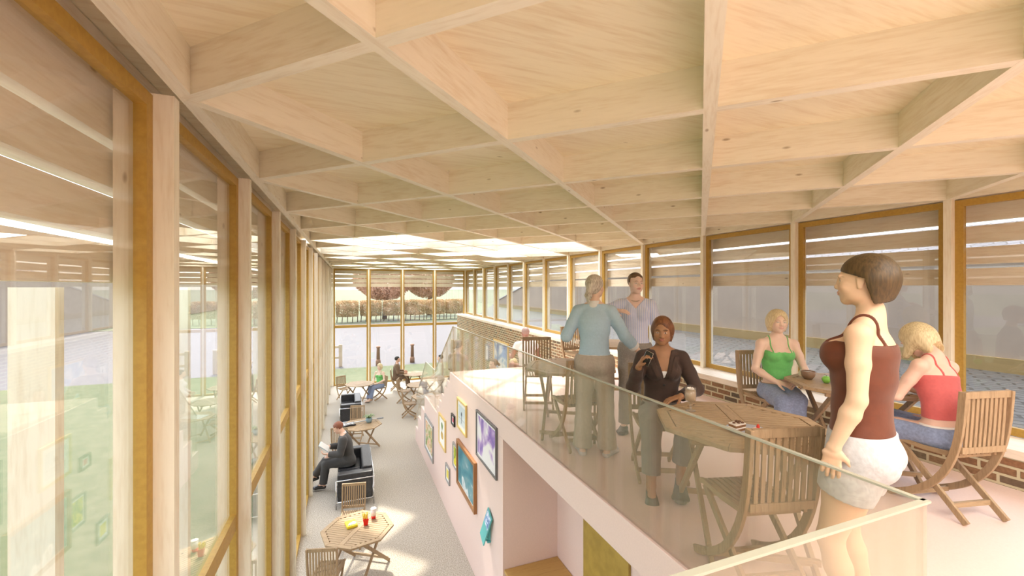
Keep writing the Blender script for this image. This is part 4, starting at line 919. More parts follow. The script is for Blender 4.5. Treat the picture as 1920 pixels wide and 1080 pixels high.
    def body(g, feet=True, hands=True, legs=True):
        F = Field()
        for q in (g.T, g.neck): F.p += q.p
        for n_ in 'RL': F.p += g.armF[n_].p+(g.legF[n_].p if legs else [])+(g.footF[n_].p if feet else [])
        F.p += g.hd.p
        for n_ in 'RL': F.p += g.handF[n_].p
        return F
NP_ = [0]
def make_person(fig, loc, face, label, scale=1.0, skin=(0.72, 0.48, 0.37), res=0.009, fine=0.0045, parts=(), hairm=None, hair=None, lips=(0.60, 0.27, 0.24), brow=(0.25, 0.16, 0.10), iris=(0.12, 0.09, 0.06), focus_hands=True, eyes=True, feet=True, toes=None):
    """loc = floor point under the figure's origin; face = world direction of the figure's forward"""
    root = tag(empty('person', loc, face_rz(face), scale), label, 'person')
    B = fig.body(feet)
    def grid(F, pad, r, f, foci):
        lo, hi = F.bounds(pad); gs = []
        for a in range(3): gs.append(axis_grid(lo[a], hi[a], r, [(c[a]-w, c[a]+w) for c, w in foci], f))
        return gs
    foci = [(fig.H, 0.125)]
    if focus_hands: foci += [(fig.hand['R'], 0.10), (fig.hand['L'], 0.10)]
    gs = grid(B, 0.02, res, fine, foci); S_ = surface(B.eval(*gs), *gs); P, Fc = S_; P = relax(P, Fc, 1, 0.45)
    L = fig.L; sk = np.array(skin)
    def colf(P):
        c = np.tile(sk, (len(P), 1)); d = P-fig.H; x, y, z = d@fig.hr, d@fig.hf, d@fig.hup
        def mix(c, w, col): return c*(1-w[:, None])+np.array(col)*w[:, None]
        fr = y > 0.05
        w = np.clip(1.5-((x/0.024)**2+((z+0.0555)/0.0125)**2), 0, 1)*(y > 0.078); c = mix(c, np.clip(w, 0, 1)*0.85, lips)
        for s in (-1, 1):
            zz = 0.0265-1.6*(np.abs(x)-0.030)**2*8
            w = np.clip(1.6-(((x-s*0.031)/0.019)**2+((z-zz)/0.0042)**2), 0, 1)*fr; c = mix(c, w*0.8, brow)
            w = np.clip(1-(((x-s*0.042)/0.024)**2+((z+0.028)/0.02)**2), 0, 1)*fr; c = mix(c, w*0.22, (sk*A(1.05, 0.75, 0.72)).clip(0, 1))
        if eyes:
            for s in (-1, 1):
                e = ((x-s*0.0305)/0.0125)**2+((z-0.0015)/0.0062)**2; w = np.clip((1.25-e)*5, 0, 1)*fr; c = mix(c, w, 0.35*A(0.74, 0.72, 0.70)+0.65*np.minimum(sk*1.15, 0.75))
                w = np.clip((1.0-np.abs(e-1.25)*2.2), 0, 1)*fr*(z > 0.001); c = mix(c, w*0.75, (0.10, 0.06, 0.05))
                r_ = np.sqrt((x-s*0.0305)**2+(z-0.0015)**2); w = np.clip((0.0056-r_)/0.0012, 0, 1)*fr*(e < 1.3); c = mix(c, w, iris); w = np.clip((0.0028-r_)/0.001, 0, 1)*fr; c = mix(c, w, (0.01, 0.01, 0.01))
        return c
    mesh_obj('body', P, Fc, skin_mat(), root, colf)
    for nm, F, off, cut, mat, rr in parts:
        gs = grid(F, abs(off)+0.015, rr or res, rr or res, [])
        V_ = F.eval(*gs, off=off)
        if cut is not None:
            X, Y, Z = np.meshgrid(*gs, indexing='ij', sparse=True); V_ = np.maximum(V_, cut(X, Y, Z).astype(np.float32))
        S_ = surface(V_, *gs)
        if S_ is None: print('EMPTY', nm); continue
        P, Fc = S_; P = relax(P, Fc, 2, 0.5); mesh_obj(nm, P, Fc, mat, root)
    return root
# region helpers: signed, negative = keep
def plane(p, n_, w=1.0):
    p = np.asarray(p, float); n_ = un(n_); return lambda X, Y, Z: ((X-p[0])*n_[0]+(Y-p[1])*n_[1]+(Z-p[2])*n_[2])
def AND(*f):
    def r(X, Y, Z):
        o = f[0](X, Y, Z)
        for q in f[1:]: o = np.maximum(o, q(X, Y, Z))
        return o
    return r
def OR(*f):
    def r(X, Y, Z):
        o = f[0](X, Y, Z)
        for q in f[1:]: o = np.minimum(o, q(X, Y, Z))
        return o
    return r
def NOT(f): return lambda X, Y, Z: -f(X, Y, Z)
def ball(c, r):
    c = np.asarray(c, float); r = np.asarray(r if not np.isscalar(r) else (r, r, r), float)
    return lambda X, Y, Z: (np.sqrt(((X-c[0])/r[0])**2+((Y-c[1])/r[1])**2+((Z-c[2])/r[2])**2)-1)*min(r)
def slab(p, n_, h): q = plane(p, n_); return lambda X, Y, Z: np.abs(q(X, Y, Z))-h
def limb(seg, t0, t1, rs, k=0.02, right=None):
    """cones along a (sh, el, wr) chain for parameter t0..t1 (0..2) with radii rs at each break"""
    pts = [seg[0]+(seg[1]-seg[0])*min(t, 1)+(seg[2]-seg[1])*max(0, t-1) for t in t0] if not np.isscalar(t0) else None
    F = Field()
    for a, b, ra, rb in zip(pts[:-1], pts[1:], rs[:-1], rs[1:]): F.cone(a, b, ra, rb, k, right)
    return F
def join(*fs):
    F = Field()
    for f in fs: F.p += f.p
    return F
def thin_hem(fig, F, p, n_): return plane(p, n_)
# garments -----------------------------------------------------------
def cami(fig, off, low, mat, nm='camisole', strap=0.075, top=0.055):
    """strappy top; low = hem height along spine from pelvis"""
    C, cf, cr, cup = fig.C, fig.cf, fig.cr, fig.cup
    neck = plane(C+cup*top+cf*0.06, cup*1.0+cf*0.35)
    back = plane(C+cup*(top-0.01)-cf*0.05, cup)
    main = AND(neck, back, NOT(ball(C+cup*(top+0.035)+cf*0.11, (0.058, 0.058, 0.058)))); st = OR(slab(C+cr*strap, cr, 0.005), slab(C-cr*strap, cr, 0.005))
    hem = plane(fig.P+fig.up*low, -fig.up)
    return (nm, fig.T, off, AND(hem, OR(main, st)), mat, 0.005)
def trousers(fig, mat, ts=(0, .5, 1, 1.4, 1.97), rs=(0.105, 0.088, 0.072, 0.068, 0.075), waist=0.10, nm='trousers', off=0.008, res=None, hemcut=True):
    F = Field(); F.p += [q for q in fig.T.p[:1]]+[q for q in fig.T.p if q[0] == 'e' and np.allclose(q[2], 0.085)]
    F.cone(fig.P-fig.up*0.02, fig.W, (0.165, 0.12), (0.13, 0.10), 0.03, fig.pr)
    cuts = [plane(fig.P+fig.up*waist, fig.up)]
    for n_ in 'RL': F.p += limb(fig.leg[n_], ts, None, rs, 0.025).p
    c0 = cuts[0]
    if hemcut:
        hs_ = []
        for n_ in 'RL':
            hj, kn, an = fig.leg[n_]; e = kn+(an-kn)*min(1, max(0, ts[-1]-1)) if ts[-1] > 1 else hj+(kn-hj)*ts[-1]; d = un(an-kn) if ts[-1] > 1 else un(kn-hj)
            pl = plane(e, d); bl = ball(e+d*0.08, 0.14); hs_.append((lambda pl, bl: lambda X, Y, Z: -np.maximum(-pl(X, Y, Z), bl(X, Y, Z)))(pl, bl))
        return (nm, F, off, AND(c0, *hs_), mat, res)
    return (nm, F, off, c0, mat, res)
def top(fig, mat, sleeve=(0, .5, 1, 1.5, 1.97), srs=(0.055, 0.050, 0.045, 0.042, 0.036), low=-0.04, nm='shirt', off=0.010, vneck=0.0, vw=0.5, extra=None, res=None, flare=None, neckh=0.43):
    F = Field(); F.p += fig.T.p[:4]+fig.T.p[4:]
    if low < -0.05: F.cone(fig.P+fig.up*0.02, fig.P+fig.up*low, (0.162, 0.118), flare or (0.172, 0.125), 0.03, fig.pr)
    for n_ in 'RL':
        if sleeve is not None: F.p += limb(fig.arm[n_], sleeve, None, srs, 0.018).p
    C, cf, cr, cup = fig.C, fig.cf, fig.cr, fig.cup
    cut = plane(fig.P+fig.up*low, -fig.up)
    # only the trunk is cut by the hem: sleeves lie outside a cylinder about the spine
    c2 = plane(fig.W+cup*neckh*0.87, cup)
    fs = [AND(cut), c2] if extra is None else [cut, c2]+list(extra)
    if vneck:
        apex = C+cf*0.0+cup*(0.15-vneck)
        for_ = []
        a1 = un(cr*1.0-cup*vw); a2 = un(-cr*1.0-cup*vw)
        V_ = AND(plane(apex, a1), plane(apex, a2), plane(C+cf*0.02, -cf)); fs.append(NOT(V_))
    if sleeve is not None:
        for n_ in 'RL':
            sh, el, wr = fig.arm[n_]; t = sleeve[-1]; e = el+(wr-el)*(t-1) if t > 1 else sh+(el-sh)*t; d = un(wr-el) if t > 1 else un(el-sh)
            pl = plane(e, d); bl = ball(e+d*0.06, 0.085); fs.append((lambda pl, bl: lambda X, Y, Z: -np.maximum(-pl(X, Y, Z), bl(X, Y, Z)))(pl, bl))
    return (nm, F, off, AND(*fs), mat, res)
def shoes(fig, mat, off=0.006, cut=None, nm='shoe', heel=0):
    out = []
    for n_ in 'RL':
        sole, bl, fd, sr, dw, fd3 = fig.foot[n_]; F = Field(); F.p += fig.footF[n_].p[1:]
        c = plane(sole-dw*0.045, -dw) if cut is None else plane(sole-dw*cut, un(-dw+fd*0.25))
        if heel: F.cone(sole-fd*0.03, sole-fd*0.035+A(0, 0, -heel), 0.012, 0.006, 0.008)
        out.append((nm, F, off, c, mat, 0.006))
    return out
def bob(fig, length=-0.075, r=1.0, front=0.05, ear=False):
    L = fig.L; E = (fig.hr, fig.hf, fig.hup); F = Field()
    F.ell(L(0, -0.020, 0.038), (0.085*r, 0.104*r, 0.090*r), 0.02, E); F.ell(L(0, -0.035, -0.01), (0.088*r, 0.090*r, 0.09*r), 0.03, E)
    F.cone(L(-0.0, -0.040, 0.0), L(0, -0.040, length), (0.089*r, 0.080*r), (0.076*r, 0.058*r), 0.03, fig.hr)
    face = Field()
    hr, hf, hup = fig.hr, fig.hf, fig.hup
    def cut(X, Y, Z):
        x = (X-fig.H[0])*hr[0]+(Y-fig.H[1])*hr[1]+(Z-fig.H[2])*hr[2]; y = (X-fig.H[0])*hf[0]+(Y-fig.H[1])*hf[1]+(Z-fig.H[2])*hf[2]; z = (X-fig.H[0])*hup[0]+(Y-fig.H[1])*hup[1]+(Z-fig.H[2])*hup[2]
        # open face: ellipse seen from the front, fringe swept to one side
        e = (np.sqrt(((x-0.006)/0.057)**2+((z+0.055)/0.125)**2)-1)*0.06; fr = np.maximum(e, front-0.045-y)
        st = 0.0009*np.sin(np.arctan2(x, y)*34+z*12)
        lo = length-z+0.012*np.cos(x*30)
        neck = np.maximum(np.sqrt((x/0.060)**2+((y+0.005)/0.060)**2)-1, 0)*0.06-0.0+np.maximum(z+0.045, 0)
        nk = np.maximum((np.sqrt((x/0.058)**2+((y-0.02)/0.075)**2)-1)*0.06, z+0.05)
        o = np.maximum(np.maximum(-fr, lo), -nk)
        if ear: o = np.maximum(o, -np.maximum(np.maximum(-0.022-0.25*np.maximum(-z, 0)-y, z-0.030-0.35*(y-0.03)), -0.05))
        return o+st
    return F, cut
def shorthair(fig, r=1.0, line=0.055, low=-0.03):
    L = fig.L; E = (fig.hr, fig.hf, fig.hup); F = Field()
    F.ell(L(0, -0.018, 0.038), (0.081*r, 0.100*r, 0.086*r), 0.02, E)
    hr, hf, hup = fig.hr, fig.hf, fig.hup; H = fig.H
    def cut(X, Y, Z):
        x = (X-H[0])*hr[0]+(Y-H[1])*hr[1]+(Z-H[2])*hr[2]; y = (X-H[0])*hf[0]+(Y-H[1])*hf[1]+(Z-H[2])*hf[2]; z = (X-H[0])*hup[0]+(Y-H[1])*hup[1]+(Z-H[2])*hup[2]
        a = (line-z)*0.75+(y-0.035)*0.9; b = low-z; c = np.minimum(a, np.maximum(y-0.02, -0.5))
        side = np.maximum(y-0.012, 0.030-z)       # sideburn area kept clear in front of the ears
        return np.maximum(np.maximum(b, np.minimum((y-0.062)+np.maximum(0, 0)*0, 1)), -np.maximum(-np.maximum(side, -1), -1)*0+np.where(z < line, y-0.016, -1))+0.0010*np.sin(np.arctan2(x, y)*50+z*40)
    return F, cut
HAIR_BLOND = hair_mat('blonde_hair', (0.55, 0.44, 0.24), (0.80, 0.70, 0.46)); HAIR_ASH = hair_mat('ash_blonde_hair', (0.36, 0.31, 0.25), (0.72, 0.68, 0.60))
HAIR_DARK = hair_mat('dark_brown_hair', (0.05, 0.030, 0.010), (0.10, 0.06, 0.020)); HAIR_BROWN = hair_mat('brown_hair', (0.10, 0.055, 0.03), (0.20, 0.115, 0.06)); HAIR_RED = hair_mat('auburn_hair', (0.17, 0.055, 0.03), (0.28, 0.10, 0.05)); HAIR_BLACK = hair_mat('black_hair', (0.01, 0.009, 0.009), (0.04, 0.035, 0.03))
SK_F = (0.74, 0.53, 0.42); SK_D = (0.36, 0.19, 0.10)
DEN = cloth('blue_denim', (0.29, 0.37, 0.58), 0.7, 60, 0.9, 0.25); WDEN = cloth('white_denim', (0.56, 0.58, 0.61), 0.80, 45, 0.9, 0.3); GREEN = cloth('green_jersey', (0.17, 0.60, 0.17), 0.9, 50, 0.7, 0.08)
down = A(0, 0, -1)
ONLY = None
# 1 --- woman standing in front, seen from behind her shoulder, in profile
f = Fig(pelvis=(0, 0, 0.87), tl=1.10, hfw=(0.0, 1, 0.03), cfw=(0.0, 1, 0), up=(0, 0.02, 1), cup=(0, -0.06, 1), bust=1.25, girth=1.10,
        arms={'R': ((0.22, 0.05, -1), (0.10, 0.42, -1), (0.02, 0.25, -1), (-1, 0.1, 0), 0.35), 'L': ((-0.20, -0.02, -1), (-0.04, 0.36, -1), (0.0, 0.12, -1), (1, 0.15, 0), 0.33)},
        legs={'R': ((0.05, 0.20, -1), (0.02, -0.22, -1), (0.15, 1, 0)), 'L': ((-0.05, 0.24, -1), (-0.02, -0.26, -1), (-0.15, 1, 0))})
hF, hC = bob(f, -0.095, 1.02, ear=True)
RUST = cloth('rust_jersey', (0.13, 0.028, 0.006), 0.85, 25, 0.6, 0.06)
p1 = [cami(f, 0.007, 0.03, RUST, 'tank_top', 0.088, 0.075), trousers(f, WDEN, (0, .3, .47), (0.108, 0.102, 0.100), 0.075, 'denim_shorts', 0.006, 0.007), ('hair', hF, 0, hC, HAIR_DARK, 0.0045)]
make_person(f, (2.21, 1.245, PF), (-0.33, 0.94), 'person in rust tank top and pale denim shorts, standing nearest the viewer in profile', 1.0, (0.74, 0.52, 0.36), 0.008, 0.0035, p1, feet=True)
# 2 --- woman from behind, cardigan
f = Fig(up=(0.0, 0.02, 1), hfw=(0.5, 1, -0.05), cfw=(0.15, 1, 0),
        arms={'R': ((0.55, 0.10, -1), (0.72, 0.42, -0.80), (0.75, 0.45, -0.75), (-0.2, 0.6, -0.6), 0.15), 'L': ((-0.45, -0.1, -1), (0.05, 1, 0.30), (0.2, 1, 0.3), (1, 0, 0), 0.3)},
        legs={'R': ((0.06, 0.0, -1), (0.03, -0.02, -1), (0.45, 1, 0)), 'L': ((-0.04, 0.02, -1), (-0.03, -0.02, -1), (-0.1, 1, 0))})
L = f.L; E = (f.hr, f.hf, f.hup); hF, hC = shorthair(f, 1.05, 0.07, -0.045)
hF.cone(L(0, -0.105, 0.02), L(-0.01, -0.125, -0.08), (0.032, 0.025), (0.034, 0.022), 0.02, f.hr); hF.cone(L(-0.01, -0.125, -0.08), L(-0.015, -0.115, -0.15), (0.034, 0.022), (0.012, 0.008), 0.02, f.hr)
hF.ell(L(0, -0.05, -0.02), (0.062, 0.055, 0.05), 0.02, E)
hC2 = (lambda c, f: lambda X, Y, Z: np.minimum(c(X, Y, Z), np.maximum(((Y-f.H[1])*f.hf[1]+(X-f.H[0])*f.hf[0])+0.03, -0.2)))(hC, f)
CARD = cloth('blue_cardigan', (0.44, 0.60, 0.74), 0.92, 60, 0.9, 0.12); WHC = cloth('white_cloth', (0.80, 0.80, 0.81), 0.93, 60, 0.8, 0.1); BEI = cloth('beige_linen', (0.45, 0.39, 0.325), 0.88, 50, 0.95, 0.45)
col = Field().cone(f.N0-f.cup*0.005, f.N0+f.cup*0.018, (0.062, 0.058), (0.058, 0.054), 0.01)
p2 = [top(f, CARD, (0, .5, 1, 1.3, 1.62), (0.052, 0.048, 0.045, 0.044, 0.042), 0.055, 'cardigan', 0.010, res=0.008), top(f, WHC, (1.3, 1.55, 1.70), (0.040, 0.041, 0.041), 0.02, 'shirt', 0.0075, res=0.008, neckh=0.40), ('collar', col, 0.004, plane(f.N0+f.cup*0.04, f.cup), WHC, 0.005),
      trousers(f, BEI, (0, .5, 1, 1.4, 2.08), (0.100, 0.083, 0.066, 0.070, 0.088), 0.055, 'trousers', 0.009, 0.008), ('hair', hF, 0, hC2, HAIR_ASH, 0.0045)]+shoes(f, cloth('pale_shoe', (0.6, 0.58, 0.58), 0.7, 90, 0.7, 0.3), 0.008)
make_person(f, (2.19, 3.50, PF), (0.52, 0.85), 'person in light blue cardigan and beige trousers, standing seen from behind with ponytail', 0.985, SK_F, 0.009, 0.0045, p2)
# 3 --- woman facing, striped blouse
f = Fig(hfw=(-0.35, 1, -0.02), arms={'R': ((1.0, 0.22, -0.45), (-0.78, 0.62, 0.22), (-1, 0.35, 0.05), (-0.1, -0.4, -1), 0.28), 'L': ((-0.30, -0.05, -1), (-0.02, 0.25, -1), (0, 0.1, -1), (1, 0, 0), 0.3)},
        legs={'R': ((0.05, 0.03, -1), (0.02, -0.05, -1), (0.2, 1, 0)), 'L': ((-0.05, 0.03, -1), (-0.02, -0.05, -1), (-0.2, 1, 0))})
L = f.L; E = (f.hr, f.hf, f.hup); hF, hC = shorthair(f, 1.02, 0.062, -0.04); hF.ell(L(0.0, -0.115, 0.0), (0.035, 0.03, 0.035), 0.015, E)
STR = cloth('striped_blouse', (0.52, 0.60, 0.86), 0.95, 60, 0.8, 0.15, (16, (0.85, 0.86, 0.92)))
col = Field().cone(f.N0-f.cup*0.01, f.N0+f.cup*0.03, (0.064, 0.06), (0.058, 0.054), 0.01)
GT_ = cloth('grey_trousers', (0.33, 0.31, 0.28), 0.8, 60, 0.9, 0.3)
p3 = [top(f, STR, (0, .5, 1, 1.35), (0.056, 0.052, 0.050, 0.047), 0.02, 'blouse', 0.009, 0.085, 0.9, res=0.008), ('collar', col, 0.004, AND(plane(f.N0+f.cup*0.035, f.cup), plane(f.N0+f.cf*0.035, f.cf)), STR, 0.005), trousers(f, GT_, (0, .5, 1, 1.5, 2.0), (0.098, 0.082, 0.062, 0.058, 0.062), 0.06, 'trousers', 0.006, 0.010), ('hair', hF, 0, hC, HAIR_BROWN, 0.0045)]+shoes(f, cloth('dark_shoe', (0.08, 0.07, 0.07), 0.8, 40, 0.5, 0.1), 0.007)
nk = Field()
for k in range(-6, 7):
    a = k/6*1.25; nk.ell(f.N0+f.cr*math.sin(a)*0.062+f.cf*(math.cos(a)*0.062+0.012)-f.cup*(0.034*math.cos(a)-0.012), (0.0045,)*3, 0.004)
p3.append(('necklace', nk, 0, None, plain('necklace', (0.25, 0.18, 0.10), 0.4, 0.5), 0.002))
make_person(f, (2.98, 3.92, PF), (-0.55, -0.83), 'person in pale striped blouse and grey trousers, standing with one arm raised', 1.01, (0.80, 0.60, 0.52), 0.009, 0.0042, p3, brow=(0.3, 0.2, 0.14))
# 4 --- seated woman in dark jacket with phone
f = Fig(pelvis=(0, 0, 0.535), up=(0, -0.05, 1), cup=(0, 0.12, 1), hfw=(0.25, 1, -0.25), hup=(0.02, 0.12, 1),
        arms={'R': ((0.38, 0.35, -1), (-0.15, 0.62, 0.95), (-0.35, 0.35, 1), (-1, 0.3, 0.15), 0.60), 'L': ((-0.42, 0.30, -1), (0.75, 0.75, -0.12), (1, 0.45, -0.15), (0, 0.05, -1), 0.25)},
        legs={'R': ((0.16, 1, -0.02), (0.02, 0.12, -1), (0.05, 1, -0.3), 0.06), 'L': ((-0.05, 1, 0.16), (0.10, -0.05, -1), (0.2, 1, -0.35), 0.06)})
hF, hC = bob(f, -0.088, 0.98)
SUIT = cloth('dark_brown_suit', (0.055, 0.030, 0.022), 0.85, 60, 0.8, 0.12); SUITG = cloth('grey_suit_trousers', (0.22, 0.20, 0.185), 0.9, 60, 0.85, 0.2)
C, cf, cr, cup = f.C, f.cf, f.cr, f.cup
def lapel(f, s):
    C, cf, cr, cup = f.C, f.cf, f.cr, f.cup; F = Field(); F.p += f.T.p
    n_ = un(cr*s*1.0+cup*(-0.42)); a0 = C+cup*(0.15-0.235)
    return F, AND(plane(a0, -n_), plane(a0+n_*0.045, n_), plane(C+cup*0.135, cup), plane(C+cf*0.02, -cf), plane(C-cup*0.05, -cup))
vest = ('camisole', f.T, 0.005, AND(plane(C+cup*0.015, cup), plane(C-cup*0.20, -cup)), WHC, 0.007)
p4 = [top(f, SUIT, (0, .5, 1, 1.5, 1.93), (0.052, 0.048, 0.045, 0.041, 0.034), -0.07, 'jacket', 0.010, 0.20, 0.30, res=0.007), vest, trousers(f, SUITG, (0, .5, 1, 1.4, 1.80), (0.100, 0.085, 0.070, 0.064, 0.064), 0.10, 'trousers', 0.006, 0.008), ('hair', hF, 0, hC, hair_mat('chestnut_hair', (0.11, 0.04, 0.015), (0.22, 0.085, 0.03)), 0.0045)]
for s in (-1, 1):
    F, c = lapel(f, s); p4.append(('lapel', F, 0.016, c, SUIT, 0.006))
bt = Field(); bt.ell(C+cf*0.118-cup*0.10, (0.010, 0.006, 0.010), 0.004); p4.append(('button', bt, 0, None, plain('button', (0.02, 0.015, 0.01), 0.3), 0.003))
ea = Field().ell(f.L(-0.078, 0.002, -0.036), (0.004, 0.004, 0.004), 0.003); p4.append(('earring', ea, 0, None, plain('pearl', (0.8, 0.75, 0.65), 0.2), 0.0015))
p4 += shoes(f, plain('olive_shoe', (0.10, 0.095, 0.065), 0.35), 0.006, 0.012, 'court_shoe', 0.055)
PH_LOC = Vector((2.50, 2.93, PF)); PH_F = (-0.50, -0.86)
person4 = make_person(f, PH_LOC, PH_F, 'person in dark brown suit jacket, seated at nearest table looking at phone', 1.0, SK_D, 0.008, 0.0038, p4, lips=(0.34, 0.13, 0.10), brow=(0.05, 0.025, 0.015), iris=(0.03, 0.015, 0.01))
Mr = Matrix.Translation(PH_LOC) @ Matrix.Rotation(face_rz(PH_F), 4, 'Z')
tips, th, pc = f.tips['R']; mid = (np.mean(tips, 0)*0.35+pc*0.45+th*0.2); ph = tag(empty('mobile_phone', tuple(Mr @ Vector(mid+A(-0.004, 0.0, 0.018)))), 'dark mobile phone with silver rim in seated woman\'s hand', 'phone')
wr = f.arm['R'][2]; hdv = un(f.hand['R']-wr); fwd_ = (Mr.to_3x3() @ Vector(un(A(-0.35, 0.25, 1.0)))).normalized()
nrm = (Mr.to_3x3() @ Vector((-0.55, -0.75, 0.25))); nrm = (nrm-fwd_*nrm.dot(fwd_)).normalized(); ph.rotation_mode = 'QUATERNION'; ph.rotation_quaternion = Matrix((fwd_.cross(nrm), fwd_, nrm)).transposed().to_quaternion()
MB().box(-0.031, 0.031, -0.060, 0.060, -0.005, 0.003).build('case', M_CHROME, ph, bevel=0.003)
MB().box(-0.028, 0.028, -0.057, 0.057, 0.0031, 0.0042).build('screen', plain('phone_glass', (0.015, 0.013, 0.013), 0.1), ph)
MB().box(-0.029, 0.029, -0.058, 0.058, -0.0062, -0.0051).build('back_cover', plain('phone_back', (0.02, 0.016, 0.015), 0.2), ph)
MB().lathe([(0.0, -0.0068), (0.006, -0.0068), (0.006, -0.0063), (0.0, -0.0063)], n=14).build('emblem', M_CHROME, ph)
# 5 / 9 --- seated blonde in green top
def green_woman(loc, face, label, res, fine, mirror=1, scale=1.0, hfw=(0, 1, 0)):
    m_ = mirror
    def q(v): return (v[0]*m_, v[1], v[2])
    a = {'R': ((0.30, 0.22, -1), (-0.58, 0.85, -0.42), (-0.9, 0.5, -0.2), (-0.1, -0.3, -1), 0.3), 'L': ((-0.30, 0.22, -1), (0.60, 0.85, -0.34), (0.9, 0.5, -0.15), (0.1, -0.3, -1), 0.3)}
    lg = {'R': (q((0.10, 1, -0.02)), q((0.10, 0.12, -1)), q((0.2, 1, -0.1))), 'L': (q((0.20, 1, 0.03)), q((0.12, 0.25, -1)), q((0.3, 1, -0.1)))}
    f = Fig(pelvis=(0, 0, 0.535), up=(0, -0.06, 1), cup=(0, 0.03, 1), hfw=hfw, arms=a, legs=lg)
    hF, hC = bob(f, -0.094, 1.09)
    P_ = [cami(f, 0.006, 0.115, GREEN, 'camisole', 0.085, 0.055), trousers(f, DEN, (0, .5, 1, 1.4, 2.05), (0.098, 0.085, 0.070, 0.062, 0.080), 0.065, 'jeans', 0.006, res), ('hair', hF, 0, hC, HAIR_BLOND, min(0.006, fine))]
    bl = Field(); bl.p += fig_belt(f); P_.append(('belt', bl, 0.012, slab(f.P+f.up*0.055, f.up, 0.013), plain('tan_belt', (0.30, 0.17, 0.07), 0.5), 0.006)); P_ += shoes(f, plain('tan_sandal', (0.42, 0.24, 0.13), 0.6), 0.004, 0.0, 'sandal')
    return make_person(f, loc, face, label, scale, (0.80, 0.60, 0.49), res, fine, P_, brow=(0.45, 0.33, 0.2), iris=(0.15, 0.14, 0.08), lips=(0.68, 0.40, 0.36))
def fig_belt(f): 
    F = Field(); F.cone(f.P-f.up*0.02, f.W, (0.158, 0.112), (0.115, 0.088), 0.03, f.pr); return F.p
green_woman((4.18, 3.14, PF), (-0.50, -0.87), 'person in green strappy top and jeans, seated on the gallery facing the viewer', 0.009, 0.0042, 1, 1.0, (0.05, 1, -0.02))
green_woman((1.12, 17.29, 0), (-0.62, -0.78), 'person in green strappy top and jeans, seated on the lower floor by far windows', 0.016, 0.010, 1, 1.02)
# 6 --- seated hunched woman in pink
f = Fig(pelvis=(0, 0, 0.535), up=(0, 0.02, 1), cup=(0.10, 0.20, 1), hfw=(-0.1, 0.78, -0.70), hup=(0, 0.70, 0.78),
        arms={'R': ((0.30, 0.45, -1), (-0.25, 1, 0.12), (-0.5, 1, -0.05), (-0.4, 0, -1), 0.4), 'L': ((-0.32, 0.40, -1), (0.05, 1, 0.10), (0.3, 1, -0.1), (0.2, 0, -1), 0.4)},
        legs={'R': ((0.08, 1, -0.02), (0.02, 0.05, -1), (0.1, 1, 0)), 'L': ((-0.18, 1, -0.02), (-0.05, -0.05, -1), (-0.1, 1, 0))})
hF, hC = bob(f, -0.10, 1.06); hF.cone(f.L(0, -0.02, 0.0), f.L(0, -0.02, 0.0)+A(0, 0.055, -0.135), (0.092, 0.075), (0.085, 0.045), 0.02, f.hr); _c = hC; hC = (lambda c, f: lambda X, Y, Z: np.minimum(c(X, Y, Z), np.maximum(np.maximum(f.H[2]-0.14-Z+0.01*np.cos((X-f.H[0])*160), ((Y-f.H[1])*0.77+(Z-f.H[2])*-0.64-0.04)), 0.055-np.abs(X-f.H[0]))))(_c, f)
PNK = cloth('coral_jersey', (0.62, 0.13, 0.13), 0.9, 50, 0.8, 0.08)
bl = Field(); bl.p += fig_belt(f)
p6 = [cami(f, 0.006, 0.105, PNK, 'camisole', 0.072, 0.045), trousers(f, DEN, (0, .5, 1, 1.4, 2.0), (0.100, 0.085, 0.070, 0.064, 0.074), 0.050, 'jeans', 0.006, 0.008), ('belt', bl, 0.014, slab(f.P+f.up*0.045, f.up, 0.016), plain('white_belt', (0.85, 0.84, 0.83), 0.5), 0.006), ('hair', hF, 0, hC, HAIR_BLOND, 0.0045)]+shoes(f, plain('dark_boot', (0.05, 0.035, 0.03), 0.5), 0.007)
make_person(f, (4.09, 1.78, PF), (0.12, 0.99), 'person in coral strappy top, seated hunched over table at right edge', 1.0, (0.78, 0.54, 0.44), 0.008, 0.0042, p6)
# 7 --- bald man on the top step, back turned
f = Fig(pelvis=(0, 0, 0.12), up=(0, 0.05, 1), cup=(0, 0.15, 1), male=True, hfw=(0, 1, -0.1),
        arms={'R': ((0.45, 0.15, -1), (-0.2, 1, -0.3), (0, 1, -0.2), (-1, 0, 0), 0.4), 'L': ((-0.35, 0.35, -1), (0.2, 1, -0.1), (0, 1, 0), (1, 0, 0), 0.4)},
        legs={'R': ((0.2, 1, 0.05), (0.05, 0.35, -1), (0.1, 1, 0)), 'L': ((-0.2, 1, 0.05), (-0.05, 0.35, -1), (-0.1, 1, 0))})
hF, hC = shorthair(f, 1.0, 0.05, -0.02)
p7 = [top(f, WHC, (0, .3), (0.058, 0.060), -0.03, 'sleeveless_shirt', 0.012, res=0.010), trousers(f, cloth('maroon_cloth', (0.24, 0.07, 0.06), 0.85, 40, 0.9, 0.2), waist=0.06, res=0.012), ('hair', hF, -0.003, hC, hair_mat('cropped_grey', (0.32, 0.20, 0.18), (0.42, 0.30, 0.27)), 0.006)]+shoes(f, plain('dark_boot', (0.05, 0.035, 0.03), 0.5), 0.008)
make_person(f, (3.42, 8.04, 2.575), (0.05, 1), 'person with shaven grey head in white sleeveless shirt, sitting with back turned', 1.02, (0.42, 0.22, 0.17), 0.010, 0.007, p7)
